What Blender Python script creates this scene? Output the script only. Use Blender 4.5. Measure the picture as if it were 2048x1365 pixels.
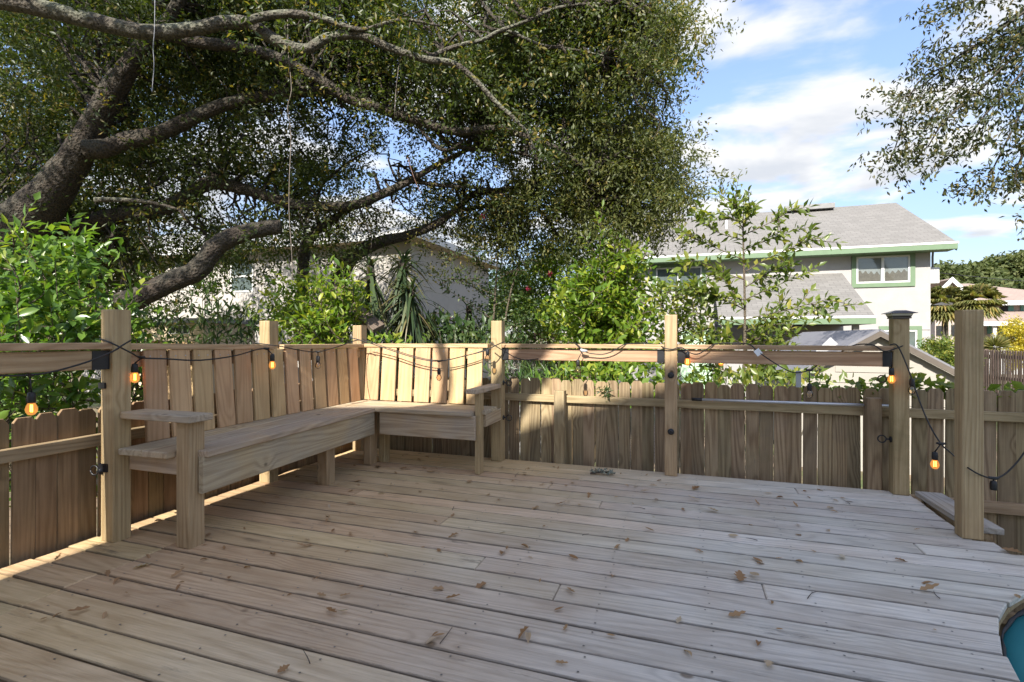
import bpy, math, random
import numpy as np
from mathutils import Vector, Matrix
R = math.radians
SC = bpy.context.scene
for o in list(bpy.data.objects):
    bpy.data.objects.remove(o)
COL = SC.collection
random.seed(7)

# ------------------------------------------------------------------ camera, sky, sun, exposure
F_PX, CX, HY, CAMZ, YAW = 1010.0, 1024.0, 674.0, 1.05, R(18.9)
cam = bpy.data.cameras.new("camera")
cam.sensor_width = 36.0
cam.lens = F_PX / 2048 * 36
cam.shift_y = -8.5 / 2048
cam.clip_start = 0.05
cam.clip_end = 2000
cam_o = bpy.data.objects.new("camera", cam)
COL.objects.link(cam_o)
cam_o.location = (0, 0, CAMZ)
cam_o.rotation_euler = (R(90), 0, YAW)
SC.camera = cam_o

SUN_EL = 38.0
SUN_AZ = 0.03            # sideways run of the light per metre of +Y
world = bpy.data.worlds.new("World")
SC.world = world
world.use_nodes = True
wt = world.node_tree
for n in list(wt.nodes):
    wt.nodes.remove(n)


def N(t, kind, ins=None, **attrs):
    n = t.nodes.new(kind)
    for k, v in attrs.items():
        setattr(n, k, v)
    for k, v in (ins or {}).items():
        if isinstance(v, bpy.types.NodeSocket):
            t.links.new(v, n.inputs[k])
        else:
            n.inputs[k].default_value = v
    return n


def math_n(t, op, a, b=0.0, clamp=False):
    n = N(t, 'ShaderNodeMath', {0: a, 1: b}, operation=op)
    n.use_clamp = clamp
    return n.outputs[0]


def mrange(t, v, a, b, c=0.0, d=1.0):
    n = N(t, 'ShaderNodeMapRange', {0: v, 1: a, 2: b, 3: c, 4: d})
    n.interpolation_type = 'SMOOTHSTEP'
    return n.outputs[0]


def mix(t, f, a, b, blend='MIX'):
    n = N(t, 'ShaderNodeMix', None, data_type='RGBA', blend_type=blend)
    for k, v in ((0, f), (6, a), (7, b)):
        if isinstance(v, bpy.types.NodeSocket):
            t.links.new(v, n.inputs[k])
        else:
            n.inputs[k].default_value = v
    return n.outputs[2]


def C3(r, g, b):
    return (r, g, b, 1.0)


SKY_STRENGTH = 0.15
sky = N(wt, 'ShaderNodeTexSky')
sky.sky_type = 'NISHITA'
sky.sun_disc = False
sky.sun_elevation = R(SUN_EL)
sky.sun_rotation = R(180)
sky.altitude = 0
sky.air_density = 1.0
sky.dust_density = 0.2
sky.ozone_density = 1.6
tc = N(wt, 'ShaderNodeTexCoord')
sep = N(wt, 'ShaderNodeSeparateXYZ', {0: tc.outputs['Generated']})
den = math_n(wt, 'ADD', math_n(wt, 'MAXIMUM', sep.outputs[2], 0.0), 0.16)
pl = N(wt, 'ShaderNodeCombineXYZ', {0: math_n(wt, 'DIVIDE', sep.outputs[0], den),
                                    1: math_n(wt, 'DIVIDE', sep.outputs[1], den), 2: 0.0})
plo = N(wt, 'ShaderNodeMapping', {0: pl.outputs[0], 'Location': (21.2, 3.3, 0.0), 'Scale': (0.85, 1.0, 1)})
cn = N(wt, 'ShaderNodeTexNoise', {'Vector': plo.outputs[0], 'Scale': 1.75, 'Detail': 9.0, 'Roughness': 0.52, 'Distortion': 0.25})
plo2 = N(wt, 'ShaderNodeMapping', {0: plo.outputs[0], 'Location': (0.0, -0.09, 0.0)})
cn2 = N(wt, 'ShaderNodeTexNoise', {'Vector': plo2.outputs[0], 'Scale': 1.75, 'Detail': 5.0, 'Roughness': 0.5, 'Distortion': 0.25})
cov = mrange(wt, cn.outputs[0], 0.46, 0.575)
base = mrange(wt, cn2.outputs[0], 0.50, 0.64)
cloudc = mix(wt, base, C3(1.42, 1.40, 1.37), C3(0.98, 1.02, 1.09))
low = mrange(wt, sep.outputs[2], 0.0, 0.5, 0.178, 0.415)
lowc = N(wt, 'ShaderNodeCombineXYZ', {0: low, 1: math_n(wt, 'MULTIPLY', low, 0.925), 2: math_n(wt, 'MULTIPLY', low, 0.95)})
skyc = mix(wt, 1.0, sky.outputs[0], lowc.outputs[0], 'MULTIPLY')
wcol = mix(wt, math_n(wt, 'MULTIPLY', cov, 0.95), skyc, cloudc)
bg = N(wt, 'ShaderNodeBackground', {0: wcol, 1: SKY_STRENGTH})
wo = N(wt, 'ShaderNodeOutputWorld', {0: bg.outputs[0]})

sun = bpy.data.lights.new("sun", 'SUN')
sun.energy = 2.05
sun.angle = R(0.45)
sun.color = (1.0, 0.945, 0.85)
sun_o = bpy.data.objects.new("sun", sun)
COL.objects.link(sun_o)
sun_o.location = (0, -10, 20)
SUN_DIR = Vector((SUN_AZ, 1.0, -math.tan(R(SUN_EL)))).normalized()
sun_o.rotation_euler = SUN_DIR.to_track_quat('-Z', 'Y').to_euler()

SC.view_settings.view_transform = 'Standard'
SC.view_settings.look = 'None'
SC.view_settings.gamma = 1.0
SC.view_settings.use_curve_mapping = False
SC.view_settings.exposure = 2.4
SC.render.engine = 'CYCLES'
SC.cycles.use_denoising = True
SC.cycles.max_bounces = 8
SC.cycles.transparent_max_bounces = 8
SC.cycles.caustics_reflective = False
SC.cycles.caustics_refractive = False

_c, _s = math.cos(YAW), math.sin(YAW)


def PX(px, py, d):
    """Point seen at photo pixel (px, py) at a depth of d metres."""
    xr = (px - CX) / F_PX * d
    return Vector((_c * xr - _s * d, _s * xr + _c * d, CAMZ - (py - HY) / F_PX * d))


def DECK(px, py, z=0.0):
    return PX(px, py, F_PX * (CAMZ - z) / (py - HY))


def ATY(px, py, Y):
    u = (px - CX) / F_PX
    return PX(px, py, Y / (_s * u + _c))


def ATX(px, py, X):
    u = (px - CX) / F_PX
    return PX(px, py, X / (_c * u - _s))


# ------------------------------------------------------------------ object helpers
def tag(o, label=None, cat=None, group=None, kind=None):
    for k, v in (('label', label), ('category', cat), ('group', group), ('kind', kind)):
        if v:
            o[k] = v
    return o


def thing(name, loc, label, cat, group=None, kind=None):
    o = bpy.data.objects.new(name, None)
    o.empty_display_size = 0.1
    COL.objects.link(o)
    o.location = loc
    return tag(o, label, cat, group, kind)


def WL(o):
    """World location of an unrotated chain of parents."""
    v = Vector((0, 0, 0))
    while o is not None:
        v += o.location
        o = o.parent
    return v


def link(name, me, parent=None, M=None, kind=None):
    o = bpy.data.objects.new(name, me)
    COL.objects.link(o)
    if M is None:
        M = Matrix.Identity(4)
    if parent is not None:
        o.parent = parent
        M = PM(parent).inverted() @ M
    o.matrix_basis = M
    if kind:
        o['kind'] = kind
    return o


def PM(o):
    M = Matrix.Identity(4)
    while o is not None:
        M = o.matrix_basis @ M
        o = o.parent
    return M


def mesh(name, verts, faces, mat=None, smooth=False):
    me = bpy.data.meshes.new(name)
    me.from_pydata([tuple(v) for v in verts], [], faces)
    if mat:
        me.materials.append(mat)
    if smooth:
        me.polygons.foreach_set('use_smooth', [True] * len(me.polygons))
    me.update()
    return me


def np_mesh(name, verts, faces, mat=None, var=None, smooth=False):
    """verts (n,3) and faces (m,k) arrays -> mesh, k = 3 or 4; var = one value per vertex."""
    me = bpy.data.meshes.new(name)
    n, m, k = len(verts), len(faces), faces.shape[1]
    me.vertices.add(n)
    me.vertices.foreach_set('co', np.asarray(verts, np.float32).ravel())
    me.loops.add(m * k)
    me.loops.foreach_set('vertex_index', np.asarray(faces, np.int32).ravel())
    me.polygons.add(m)
    me.polygons.foreach_set('loop_start', np.arange(0, m * k, k, dtype=np.int32))
    me.polygons.foreach_set('loop_total', np.full(m, k, np.int32))
    if smooth:
        me.polygons.foreach_set('use_smooth', np.ones(m, bool))
    if var is not None:
        a = me.attributes.new('var', 'FLOAT', 'POINT')
        a.data.foreach_set('value', np.asarray(var, np.float32))
    if mat:
        me.materials.append(mat)
    me.update(calc_edges=True)
    return me


def prism_data(quad, t, b=0.003):
    """quad: four corners (x, y) counter-clockwise, thickness t below z = 0, chamfered edges."""
    q = [Vector((x, y)) for x, y in quad]
    n = len(q)
    ins = []
    for i in range(n):
        e0 = (q[i] - q[i - 1]).normalized()
        e1 = (q[(i + 1) % n] - q[i]).normalized()
        n0 = Vector((-e0.y, e0.x))
        n1 = Vector((-e1.y, e1.x))
        d = n0 + n1
        ins.append(q[i] + d * (b / max(0.3, d.dot(n0))))
    v = [(p.x, p.y, 0) for p in ins] + [(p.x, p.y, -b) for p in q] + [(p.x, p.y, -t + b) for p in q] + [(p.x, p.y, -t) for p in ins]
    f = [tuple(range(n)), tuple(reversed(range(3 * n, 4 * n)))]
    for k in range(3):
        for i in range(n):
            j = (i + 1) % n
            f.append((k * n + i, (k + 1) * n + i, (k + 1) * n + j, k * n + j))
    return v, f


def basis(p0, p1, up):
    x = (Vector(p1) - Vector(p0))
    L = x.length
    x.normalize()
    z = Vector(up)
    z = (z - x * z.dot(x)).normalized()
    y = z.cross(x)
    M = Matrix((x, y, z)).transposed().to_4x4()
    M.translation = Vector(p0)
    return M, L


def board(name, p0, p1, w, t, up, mat, parent=None, b=0.003, kind=None, quad=None):
    """A board from p0 to p1 (centre line of its upper face), width w, thickness t; up is the upper face's normal."""
    M, L = basis(p0, p1, up)
    v, f = prism_data(quad or [(0, -w / 2), (L, -w / 2), (L, w / 2), (0, w / 2)], t, b)
    return link(name, mesh(name, v, f, mat), parent, M, kind)


def box(name, x0, x1, y0, y1, z0, z1, mat, parent=None, b=0.003, kind=None, along=None):
    """An axis-aligned box whose local X runs along its longest side (grain)."""
    s = (x1 - x0, y1 - y0, z1 - z0)
    k = along if along is not None else max(range(3), key=lambda i: s[i])
    cx, cy, cz = (x0 + x1) / 2, (y0 + y1) / 2, (z0 + z1) / 2
    b = min(b, min(s) * 0.3)
    if k == 0:
        return board(name, (x0, cy, z1), (x1, cy, z1), s[1], s[2], (0, 0, 1), mat, parent, b, kind)
    if k == 1:
        return board(name, (cx, y0, z1), (cx, y1, z1), s[0], s[2], (0, 0, 1), mat, parent, b, kind)
    return board(name, (cx, y0, z0), (cx, y0, z1), s[0], s[1], (0, -1, 0), mat, parent, b, kind)


def catmull(pts, per=4):
    P = [np.array(p, float) for p in pts]
    P = [2 * P[0] - P[1]] + P + [2 * P[-1] - P[-2]]
    out = []
    for i in range(1, len(P) - 2):
        for k in range(per):
            t = k / per
            a, b, c, d = P[i - 1], P[i], P[i + 1], P[i + 2]
            out.append(0.5 * ((2 * b) + (c - a) * t + (2 * a - 5 * b + 4 * c - d) * t * t + (3 * b - a - 3 * c + d) * t ** 3))
    out.append(P[-2])
    return np.array(out)


def tube_data(pts, radii, n=8, per=4, rough=0.0, rng=None, cap=True):
    """Rows (x, y, z) and radii -> smooth tube; returns verts (list), faces (quads/ngons)."""
    q = catmull([list(p) + [r] for p, r in zip(pts, radii)], per) if per > 1 else np.array([list(p) + [r] for p, r in zip(pts, radii)])
    v, f = [], []
    prev = None
    for i in range(len(q)):
        t = q[min(i + 1, len(q) - 1)][:3] - q[max(i - 1, 0)][:3]
        t = t / (np.linalg.norm(t) + 1e-9)
        a = prev if prev is not None else np.cross(t, [0.31, 0.2, 0.9] if abs(t[2]) < 0.9 else [1, 0, 0])
        a = a - t * a.dot(t)
        a = a / (np.linalg.norm(a) + 1e-9)
        prev = a
        b = np.cross(t, a)
        r = max(q[i][3], 0.0004)
        for k in range(n):
            an = 2 * math.pi * k / n
            rr = r * (1 + (rng.uniform(-rough, rough) if rough and rng else 0))
            v.append(tuple(q[i][:3] + rr * (math.cos(an) * a + math.sin(an) * b)))
    for i in range(len(q) - 1):
        for k in range(n):
            f.append((i * n + k, i * n + (k + 1) % n, (i + 1) * n + (k + 1) % n, (i + 1) * n + k))
    if cap:
        f.append(tuple(reversed(range(n))))
        f.append(tuple(range((len(q) - 1) * n, len(q) * n)))
    return v, f


def tube(name, pts, radii, mat, parent=None, n=8, per=4, rough=0.0, rng=None, kind=None):
    if not hasattr(radii, '__len__'):
        radii = [radii] * len(pts)
    v, f = tube_data(pts, radii, n, per, rough, rng)
    return link(name, mesh(name, v, f, mat, True), parent, None, kind)


class Bag:
    """Collects pieces for ONE mesh."""
    def __init__(self):
        self.v, self.f = [], []

    def add(self, v, f):
        o = len(self.v)
        self.v += [tuple(p) for p in v]
        self.f += [tuple(i + o for i in q) for q in f]

    def box(self, x0, x1, y0, y1, z0, z1):
        v = [(x, y, z) for x in (x0, x1) for y in (y0, y1) for z in (z0, z1)]
        self.add(v, [(0, 1, 3, 2), (4, 6, 7, 5), (0, 4, 5, 1), (2, 3, 7, 6), (0, 2, 6, 4), (1, 5, 7, 3)])

    def lathe(self, prof, c, n=12, axis=None):
        """prof: (r, z) pairs from bottom to top about the vertical through c."""
        v = [(c[0] + r * math.cos(2 * math.pi * k / n), c[1] + r * math.sin(2 * math.pi * k / n), c[2] + z) for r, z in prof for k in range(n)]
        f = [(i * n + k, i * n + (k + 1) % n, (i + 1) * n + (k + 1) % n, (i + 1) * n + k) for i in range(len(prof) - 1) for k in range(n)]
        f += [tuple(reversed(range(n))), tuple(range((len(prof) - 1) * n, len(prof) * n))]
        self.add(v, f)

    def tube(self, pts, radii, n=6, per=3):
        if not hasattr(radii, '__len__'):
            radii = [radii] * len(pts)
        self.add(*tube_data(pts, radii, n, per))

    def build(self, name, mat, parent=None, smooth=False, kind=None):
        return link(name, mesh(name, self.v, self.f, mat, smooth), parent, None, kind)


# ------------------------------------------------------------------ materials
def new_mat(name):
    m = bpy.data.materials.new(name)
    m.use_nodes = True
    t = m.node_tree
    b = t.nodes['Principled BSDF']
    return m, t, b


def plain(name, col, rough=0.5, metal=0.0, noise=0.12, scale=6.0, bump=0.0, spec=0.5):
    m, t, b = new_mat(name)
    tc = N(t, 'ShaderNodeTexCoord')
    n1 = N(t, 'ShaderNodeTexNoise', {'Vector': tc.outputs['Object'], 'Scale': scale, 'Detail': 6.0, 'Roughness': 0.65})
    f = mrange(t, n1.outputs[0], 0.3, 0.7)
    c = mix(t, f, C3(*[x * (1 - noise) for x in col]), C3(*[min(1, x * (1 + noise)) for x in col]))
    t.links.new(c, b.inputs['Base Color'])
    b.inputs['Roughness'].default_value = rough
    b.inputs['Metallic'].default_value = metal
    b.inputs['Specular IOR Level'].default_value = spec
    if bump:
        n2 = N(t, 'ShaderNodeTexNoise', {'Vector': tc.outputs['Object'], 'Scale': scale * 9, 'Detail': 4.0})
        bp = N(t, 'ShaderNodeBump', {'Height': n2.outputs[0], 'Strength': bump, 'Distance': 0.01})
        t.links.new(bp.outputs[0], b.inputs['Normal'])
    return m


def wood(name, light, dark, knot=0.25, ring=0.5, streak=0.5, grey=None, greyamt=0.0, stain=0.0, var=0.16, rough=0.75, place=None, green=0.0, bump=0.35, edge=0.0, kf=1.0):
    """Sawn timber: local X is the grain. grey = silvered colour; place = (axis tint function) for weathered floor boards."""
    m, t, b = new_mat(name)
    tc = N(t, 'ShaderNodeTexCoord')
    oi = N(t, 'ShaderNodeObjectInfo')
    rnd = oi.outputs['Random']
    off = N(t, 'ShaderNodeCombineXYZ', {0: math_n(t, 'MULTIPLY', rnd, 71.0), 1: math_n(t, 'MULTIPLY', rnd, 137.0), 2: math_n(t, 'MULTIPLY', rnd, 53.0)})
    p = N(t, 'ShaderNodeVectorMath', {0: tc.outputs['Object'], 1: off.outputs[0]}, operation='ADD').outputs[0]
    # knots
    kp = N(t, 'ShaderNodeMapping', {0: p, 'Scale': (1.5 * kf, 1.9 * kf, 1.9 * kf)})
    vor = N(t, 'ShaderNodeTexVoronoi', {'Vector': kp.outputs[0], 'Scale': 1.25, 'Randomness': 1.0})
    kd = vor.outputs['Distance']
    swirl = mrange(t, kd, 0.0, 0.26, 1.0, 0.0)
    kmask = mrange(t, kd, 0.024 * kf, 0.052 * kf, 1.0, 0.0)
    # growth rings as contours of a noise drawn out along the grain
    rp = N(t, 'ShaderNodeMapping', {0: p, 'Scale': (0.42, 5.5, 5.5)})
    rn = N(t, 'ShaderNodeTexNoise', {'Vector': rp.outputs[0], 'Scale': 1.0, 'Detail': 1.5, 'Roughness': 0.4})
    rv = math_n(t, 'ADD', math_n(t, 'MULTIPLY', rn.outputs[0], 105.0), math_n(t, 'MULTIPLY', swirl, 9.0))
    rs = math_n(t, 'ADD', math_n(t, 'MULTIPLY', math_n(t, 'SINE', rv), 0.5), 0.5)
    rs = math_n(t, 'POWER', rs, 1.8)
    sp = N(t, 'ShaderNodeMapping', {0: p, 'Scale': (2.2, 70, 70)})
    sn = N(t, 'ShaderNodeTexNoise', {'Vector': sp.outputs[0], 'Scale': 1.5, 'Detail': 7.0, 'Roughness': 0.7})
    sv = mrange(t, sn.outputs[0], 0.32, 0.68)
    bn = N(t, 'ShaderNodeTexNoise', {'Vector': p, 'Scale': 2.4, 'Detail': 5.0, 'Roughness': 0.6})
    bv = mrange(t, bn.outputs[0], 0.35, 0.68)
    fac = math_n(t, 'ADD', math_n(t, 'MULTIPLY', rs, ring), math_n(t, 'MULTIPLY', sv, streak), True)
    col = mix(t, fac, C3(*light), C3(*dark))
    if grey:
        if place:
            geo = N(t, 'ShaderNodeNewGeometry')
            sx = N(t, 'ShaderNodeSeparateXYZ', {0: geo.outputs['Position']})
            wn = N(t, 'ShaderNodeTexNoise', {'Vector': geo.outputs['Position'], 'Scale': 1.1, 'Detail': 4.0})
            g = math_n(t, 'ADD', math_n(t, 'SUBTRACT', sx.outputs[0], math_n(t, 'MULTIPLY', sx.outputs[1], place)), math_n(t, 'MULTIPLY', wn.outputs[0], 1.6))
            ga = mrange(t, g, -1.65, 0.6)
            ga = math_n(t, 'MULTIPLY', ga, greyamt)
        else:
            ga = math_n(t, 'MULTIPLY', bv, greyamt)
        gc = mix(t, fac, C3(*grey), C3(*[x * (0.66 if place else 0.52) for x in grey]))
        col = mix(t, ga, col, gc)
    col = mix(t, math_n(t, 'MULTIPLY', bv, 0.28), col, C3(*[x * 0.72 for x in dark]))
    if green:
        gn = N(t, 'ShaderNodeTexNoise', {'Vector': p, 'Scale': 1.7, 'Detail': 6.0, 'Roughness': 0.7})
        col = mix(t, math_n(t, 'MULTIPLY', mrange(t, gn.outputs[0], 0.5, 0.72), green), col, C3(0.085, 0.095, 0.035))
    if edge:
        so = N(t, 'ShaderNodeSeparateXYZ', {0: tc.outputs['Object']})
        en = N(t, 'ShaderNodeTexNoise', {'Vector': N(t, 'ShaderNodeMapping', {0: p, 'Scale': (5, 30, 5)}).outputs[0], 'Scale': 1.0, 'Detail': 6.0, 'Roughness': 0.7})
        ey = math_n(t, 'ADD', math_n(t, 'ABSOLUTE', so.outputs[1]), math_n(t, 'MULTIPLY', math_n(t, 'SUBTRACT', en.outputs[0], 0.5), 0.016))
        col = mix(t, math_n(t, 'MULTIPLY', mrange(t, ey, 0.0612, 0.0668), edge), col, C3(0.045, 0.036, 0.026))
    if stain:
        tp = N(t, 'ShaderNodeMapping', {0: p, 'Scale': (3.0, 17, 17)})
        tn = N(t, 'ShaderNodeTexNoise', {'Vector': tp.outputs[0], 'Scale': 1.0, 'Detail': 8.0, 'Roughness': 0.72})
        big = N(t, 'ShaderNodeTexNoise', {'Vector': p, 'Scale': 1.75, 'Detail': 2.0})
        tv = math_n(t, 'MULTIPLY', mrange(t, tn.outputs[0], 0.55, 0.72), mrange(t, big.outputs[0], 0.42, 0.66))
        col = mix(t, math_n(t, 'MULTIPLY', tv, stain), col, C3(0.035, 0.03, 0.028))
    col = mix(t, math_n(t, 'MULTIPLY', kmask, min(1.0, knot * 3)), col, C3(*[x * 0.3 for x in dark]))
    v = N(t, 'ShaderNodeHueSaturation', {'Hue': math_n(t, 'ADD', math_n(t, 'MULTIPLY', math_n(t, 'FRACT', math_n(t, 'MULTIPLY', rnd, 7.3)), 0.02), 0.49),
                                         'Saturation': 1.0,
                                         'Value': math_n(t, 'ADD', math_n(t, 'MULTIPLY', math_n(t, 'FRACT', math_n(t, 'MULTIPLY', rnd, 13.7)), 2 * var), 1 - var),
                                         'Color': col})
    t.links.new(v.outputs[0], b.inputs['Base Color'])
    b.inputs['Roughness'].default_value = rough
    b.inputs['Specular IOR Level'].default_value = 0.25
    h = math_n(t, 'SUBTRACT', math_n(t, 'MULTIPLY', sv, -0.6), math_n(t, 'MULTIPLY', rs, 0.5))
    bp = N(t, 'ShaderNodeBump', {'Height': h, 'Strength': bump, 'Distance': 0.003})
    t.links.new(bp.outputs[0], b.inputs['Normal'])
    return m


def leafmat(name, c0, c1, c2, trans=0.35, rough=0.42, spec=0.5):
    """Leaf colours c0 (most) to c1, a few c2, by the 'var' attribute or the object's random number."""
    m, t, b = new_mat(name)
    at = N(t, 'ShaderNodeAttribute', attribute_name='var')
    oi = N(t, 'ShaderNodeObjectInfo')
    v = math_n(t, 'FRACT', math_n(t, 'ADD', at.outputs['Fac'], oi.outputs['Random']))
    rp = N(t, 'ShaderNodeValToRGB', {0: v})
    e = rp.color_ramp.elements
    e[0].color = C3(*c0)
    e[0].position = 0.0
    e[1].color = C3(*c1)
    e[1].position = 0.72
    x = e.new(0.93)
    x.color = C3(*[(a + bb) / 2 for a, bb in zip(c1, c2)])
    x = e.new(1.0)
    x.color = C3(*c2)
    t.links.new(rp.outputs[0], b.inputs['Base Color'])
    b.inputs['Roughness'].default_value = rough
    b.inputs['Specular IOR Level'].default_value = spec
    tcol = mix(t, 1.0, rp.outputs[0], C3(1.9, 2.0, 0.7), 'MULTIPLY')
    tr = N(t, 'ShaderNodeBsdfTranslucent', {0: tcol})
    ms = N(t, 'ShaderNodeMixShader', {0: trans, 1: b.outputs[0], 2: tr.outputs[0]})
    t.links.new(ms.outputs[0], t.nodes['Material Output'].inputs[0])
    return m


def emit(name, col, s):
    m, t, b = new_mat(name)
    b.inputs['Base Color'].default_value = C3(*col)
    b.inputs['Emission Color'].default_value = C3(*col)
    b.inputs['Emission Strength'].default_value = s
    return m


def bark(name, c0, c1, lichen=0.0, scale=1.0):
    m, t, b = new_mat(name)
    tc = N(t, 'ShaderNodeTexCoord')
    vo = N(t, 'ShaderNodeTexVoronoi', {'Vector': tc.outputs['Object'], 'Scale': 38.0 * scale, 'Randomness': 1.0})
    n1 = N(t, 'ShaderNodeTexNoise', {'Vector': tc.outputs['Object'], 'Scale': 24.0 * scale, 'Detail': 8.0, 'Roughness': 0.7})
    n2 = N(t, 'ShaderNodeTexNoise', {'Vector': tc.outputs['Object'], 'Scale': 3.0, 'Detail': 5.0, 'Roughness': 0.6})
    h = math_n(t, 'ADD', math_n(t, 'MULTIPLY', vo.outputs['Distance'], 0.8), n1.outputs[0])
    col = mix(t, mrange(t, h, 0.55, 1.05), C3(*c0), C3(*c1))
    if lichen:
        geo = N(t, 'ShaderNodeNewGeometry')
        sx = N(t, 'ShaderNodeSeparateXYZ', {0: geo.outputs['Normal']})
        lf = math_n(t, 'MULTIPLY', mrange(t, n2.outputs[0], 0.40, 0.62), math_n(t, 'ADD', mrange(t, sx.outputs[2], -0.9, 0.7), 0.15, True))
        col = mix(t, math_n(t, 'MULTIPLY', lf, lichen), col, C3(0.27, 0.29, 0.21))
    t.links.new(col, b.inputs['Base Color'])
    b.inputs['Roughness'].default_value = 0.9
    bp = N(t, 'ShaderNodeBump', {'Height': h, 'Strength': 1.0, 'Distance': 0.035})
    t.links.new(bp.outputs[0], b.inputs['Normal'])
    return m


def shingles(name, c0, c1, cw=0.3, rh=0.14):
    """Roof shingles; generated from object coordinates, rows run along X, slope height taken from Z."""
    m, t, b = new_mat(name)
    tc = N(t, 'ShaderNodeTexCoord')
    sx = N(t, 'ShaderNodeSeparateXYZ', {0: tc.outputs['Object']})
    cv = N(t, 'ShaderNodeCombineXYZ', {0: math_n(t, 'ADD', sx.outputs[0], math_n(t, 'MULTIPLY', sx.outputs[1], 0.0)), 1: math_n(t, 'MULTIPLY', sx.outputs[2], 2.1), 2: 0.0})
    br = N(t, 'ShaderNodeTexBrick', {'Vector': cv.outputs[0], 'Color1': C3(*c0), 'Color2': C3(*c1), 'Mortar': C3(*[x * 0.6 for x in c0]), 'Scale': 1.0,
                                     'Mortar Size': 0.008, 'Bias': 0.0, 'Brick Width': cw, 'Row Height': rh})
    n1 = N(t, 'ShaderNodeTexNoise', {'Vector': tc.outputs['Object'], 'Scale': 1.2, 'Detail': 6.0})
    c = mix(t, math_n(t, 'MULTIPLY', n1.outputs[0], 0.5), br.outputs[0], C3(*[x * 0.75 for x in c1]))
    t.links.new(c, b.inputs['Base Color'])
    b.inputs['Roughness'].default_value = 0.9
    return m


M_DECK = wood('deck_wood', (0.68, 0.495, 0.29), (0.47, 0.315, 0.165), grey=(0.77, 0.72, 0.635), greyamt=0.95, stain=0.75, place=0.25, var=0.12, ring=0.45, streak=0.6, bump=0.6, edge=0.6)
M_STEP = wood('step_wood', (0.5, 0.43, 0.34), (0.28, 0.22, 0.16), grey=(0.6, 0.57, 0.53), greyamt=0.9, stain=0.4, var=0.05)
M_POST = wood('post_wood', (0.50, 0.37, 0.215), (0.28, 0.185, 0.095), knot=0.32, ring=0.42, streak=0.5, green=0.3, var=0.1, kf=1.7)
M_RAIL = wood('rail_wood', (0.54, 0.375, 0.225), (0.32, 0.195, 0.105), knot=0.2, ring=0.5, streak=0.45, var=0.1, green=0.12)
M_BENCH = wood('bench_wood', (0.54, 0.42, 0.27), (0.30, 0.21, 0.12), knot=0.3, ring=0.45, streak=0.42, kf=1.3, grey=(0.54, 0.49, 0.41), greyamt=0.65, var=0.1, stain=0.25)
M_SLAT = wood('slat_wood', (0.58, 0.40, 0.22), (0.37, 0.23, 0.112), knot=0.12, ring=0.42, streak=0.35, var=0.16)
M_FENCE = wood('fence_wood', (0.39, 0.295, 0.17), (0.19, 0.128, 0.068), knot=0.36, ring=0.6, streak=0.5, kf=1.5, grey=(0.34, 0.28, 0.2), greyamt=0.35, stain=0.5, var=0.2, green=0.25)
M_FENCE_L = wood('left_fence_wood', (0.33, 0.225, 0.125), (0.175, 0.11, 0.056), knot=0.3, ring=0.4, streak=0.55, stain=0.6, var=0.18, green=0.1)
M_GREYFENCE = wood('silver_fence_wood', (0.36, 0.36, 0.36), (0.2, 0.19, 0.18), var=0.15)
M_OLDBOARD = wood('old_board_wood', (0.19, 0.15, 0.12), (0.1, 0.075, 0.055))
M_BLACK = plain('black_metal', (0.012, 0.012, 0.014), 0.45, 0.0, 0.2, 20)
M_CABLE = plain('black_rubber', (0.014, 0.013, 0.013), 0.55, 0.0, 0.2, 20)
M_CONN = plain('grey_plastic', (0.35, 0.36, 0.37), 0.5)
M_TAGM = plain('white_tag', (0.75, 0.77, 0.8), 0.5)
M_CHROME = plain('pole_aluminium', (0.62, 0.64, 0.67), 0.35, 0.6, 0.06, 10)
M_SCREW = plain('screw_steel', (0.22, 0.21, 0.2), 0.45, 0.8)
M_FIL = emit('filament_glow', (1.0, 0.42, 0.08), 7.0)
M_CAPGLASS = plain('cap_diffuser', (0.62, 0.6, 0.5), 0.4)
M_CAPTOP = plain('cap_solar_panel', (0.03, 0.03, 0.06), 0.2)
M_CAPBODY = plain('cap_bronze', (0.07, 0.06, 0.05), 0.45)
M_BARK = bark('oak_bark', (0.016, 0.012, 0.009), (0.062, 0.046, 0.034), 0.12)
M_BARK_L = bark('lichen_bark', (0.03, 0.024, 0.019), (0.105, 0.088, 0.068), 0.6)
M_STEM = bark('shrub_stem', (0.10, 0.07, 0.045), (0.22, 0.17, 0.12), 0.2, 3.0)
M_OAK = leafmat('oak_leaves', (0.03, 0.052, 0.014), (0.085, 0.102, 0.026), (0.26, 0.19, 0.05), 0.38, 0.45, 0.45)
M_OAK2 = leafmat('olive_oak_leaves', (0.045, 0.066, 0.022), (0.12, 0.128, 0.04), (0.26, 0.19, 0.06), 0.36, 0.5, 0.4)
M_GLOSSY = leafmat('glossy_leaves', (0.045, 0.105, 0.02), (0.12, 0.21, 0.035), (0.26, 0.28, 0.04), 0.35, 0.3, 0.6)
M_LIME = leafmat('lime_leaves', (0.07, 0.14, 0.018), (0.175, 0.255, 0.032), (0.38, 0.38, 0.05), 0.4, 0.4, 0.5)
M_SAP = leafmat('sapling_leaves', (0.065, 0.105, 0.02), (0.15, 0.19, 0.035), (0.32, 0.29, 0.06), 0.38, 0.38, 0.5)
M_DARKLEAF = leafmat('dark_leaves', (0.022, 0.05, 0.014), (0.05, 0.085, 0.022), (0.1, 0.12, 0.03), 0.25, 0.42, 0.45)
M_YUCCA = leafmat('yucca_blades', (0.028, 0.05, 0.022), (0.07, 0.10, 0.045), (0.20, 0.15, 0.07), 0.2, 0.4, 0.5)
M_PALM = leafmat('palm_fronds', (0.11, 0.13, 0.045), (0.22, 0.21, 0.08), (0.36, 0.25, 0.1), 0.25, 0.45, 0.4)
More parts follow.
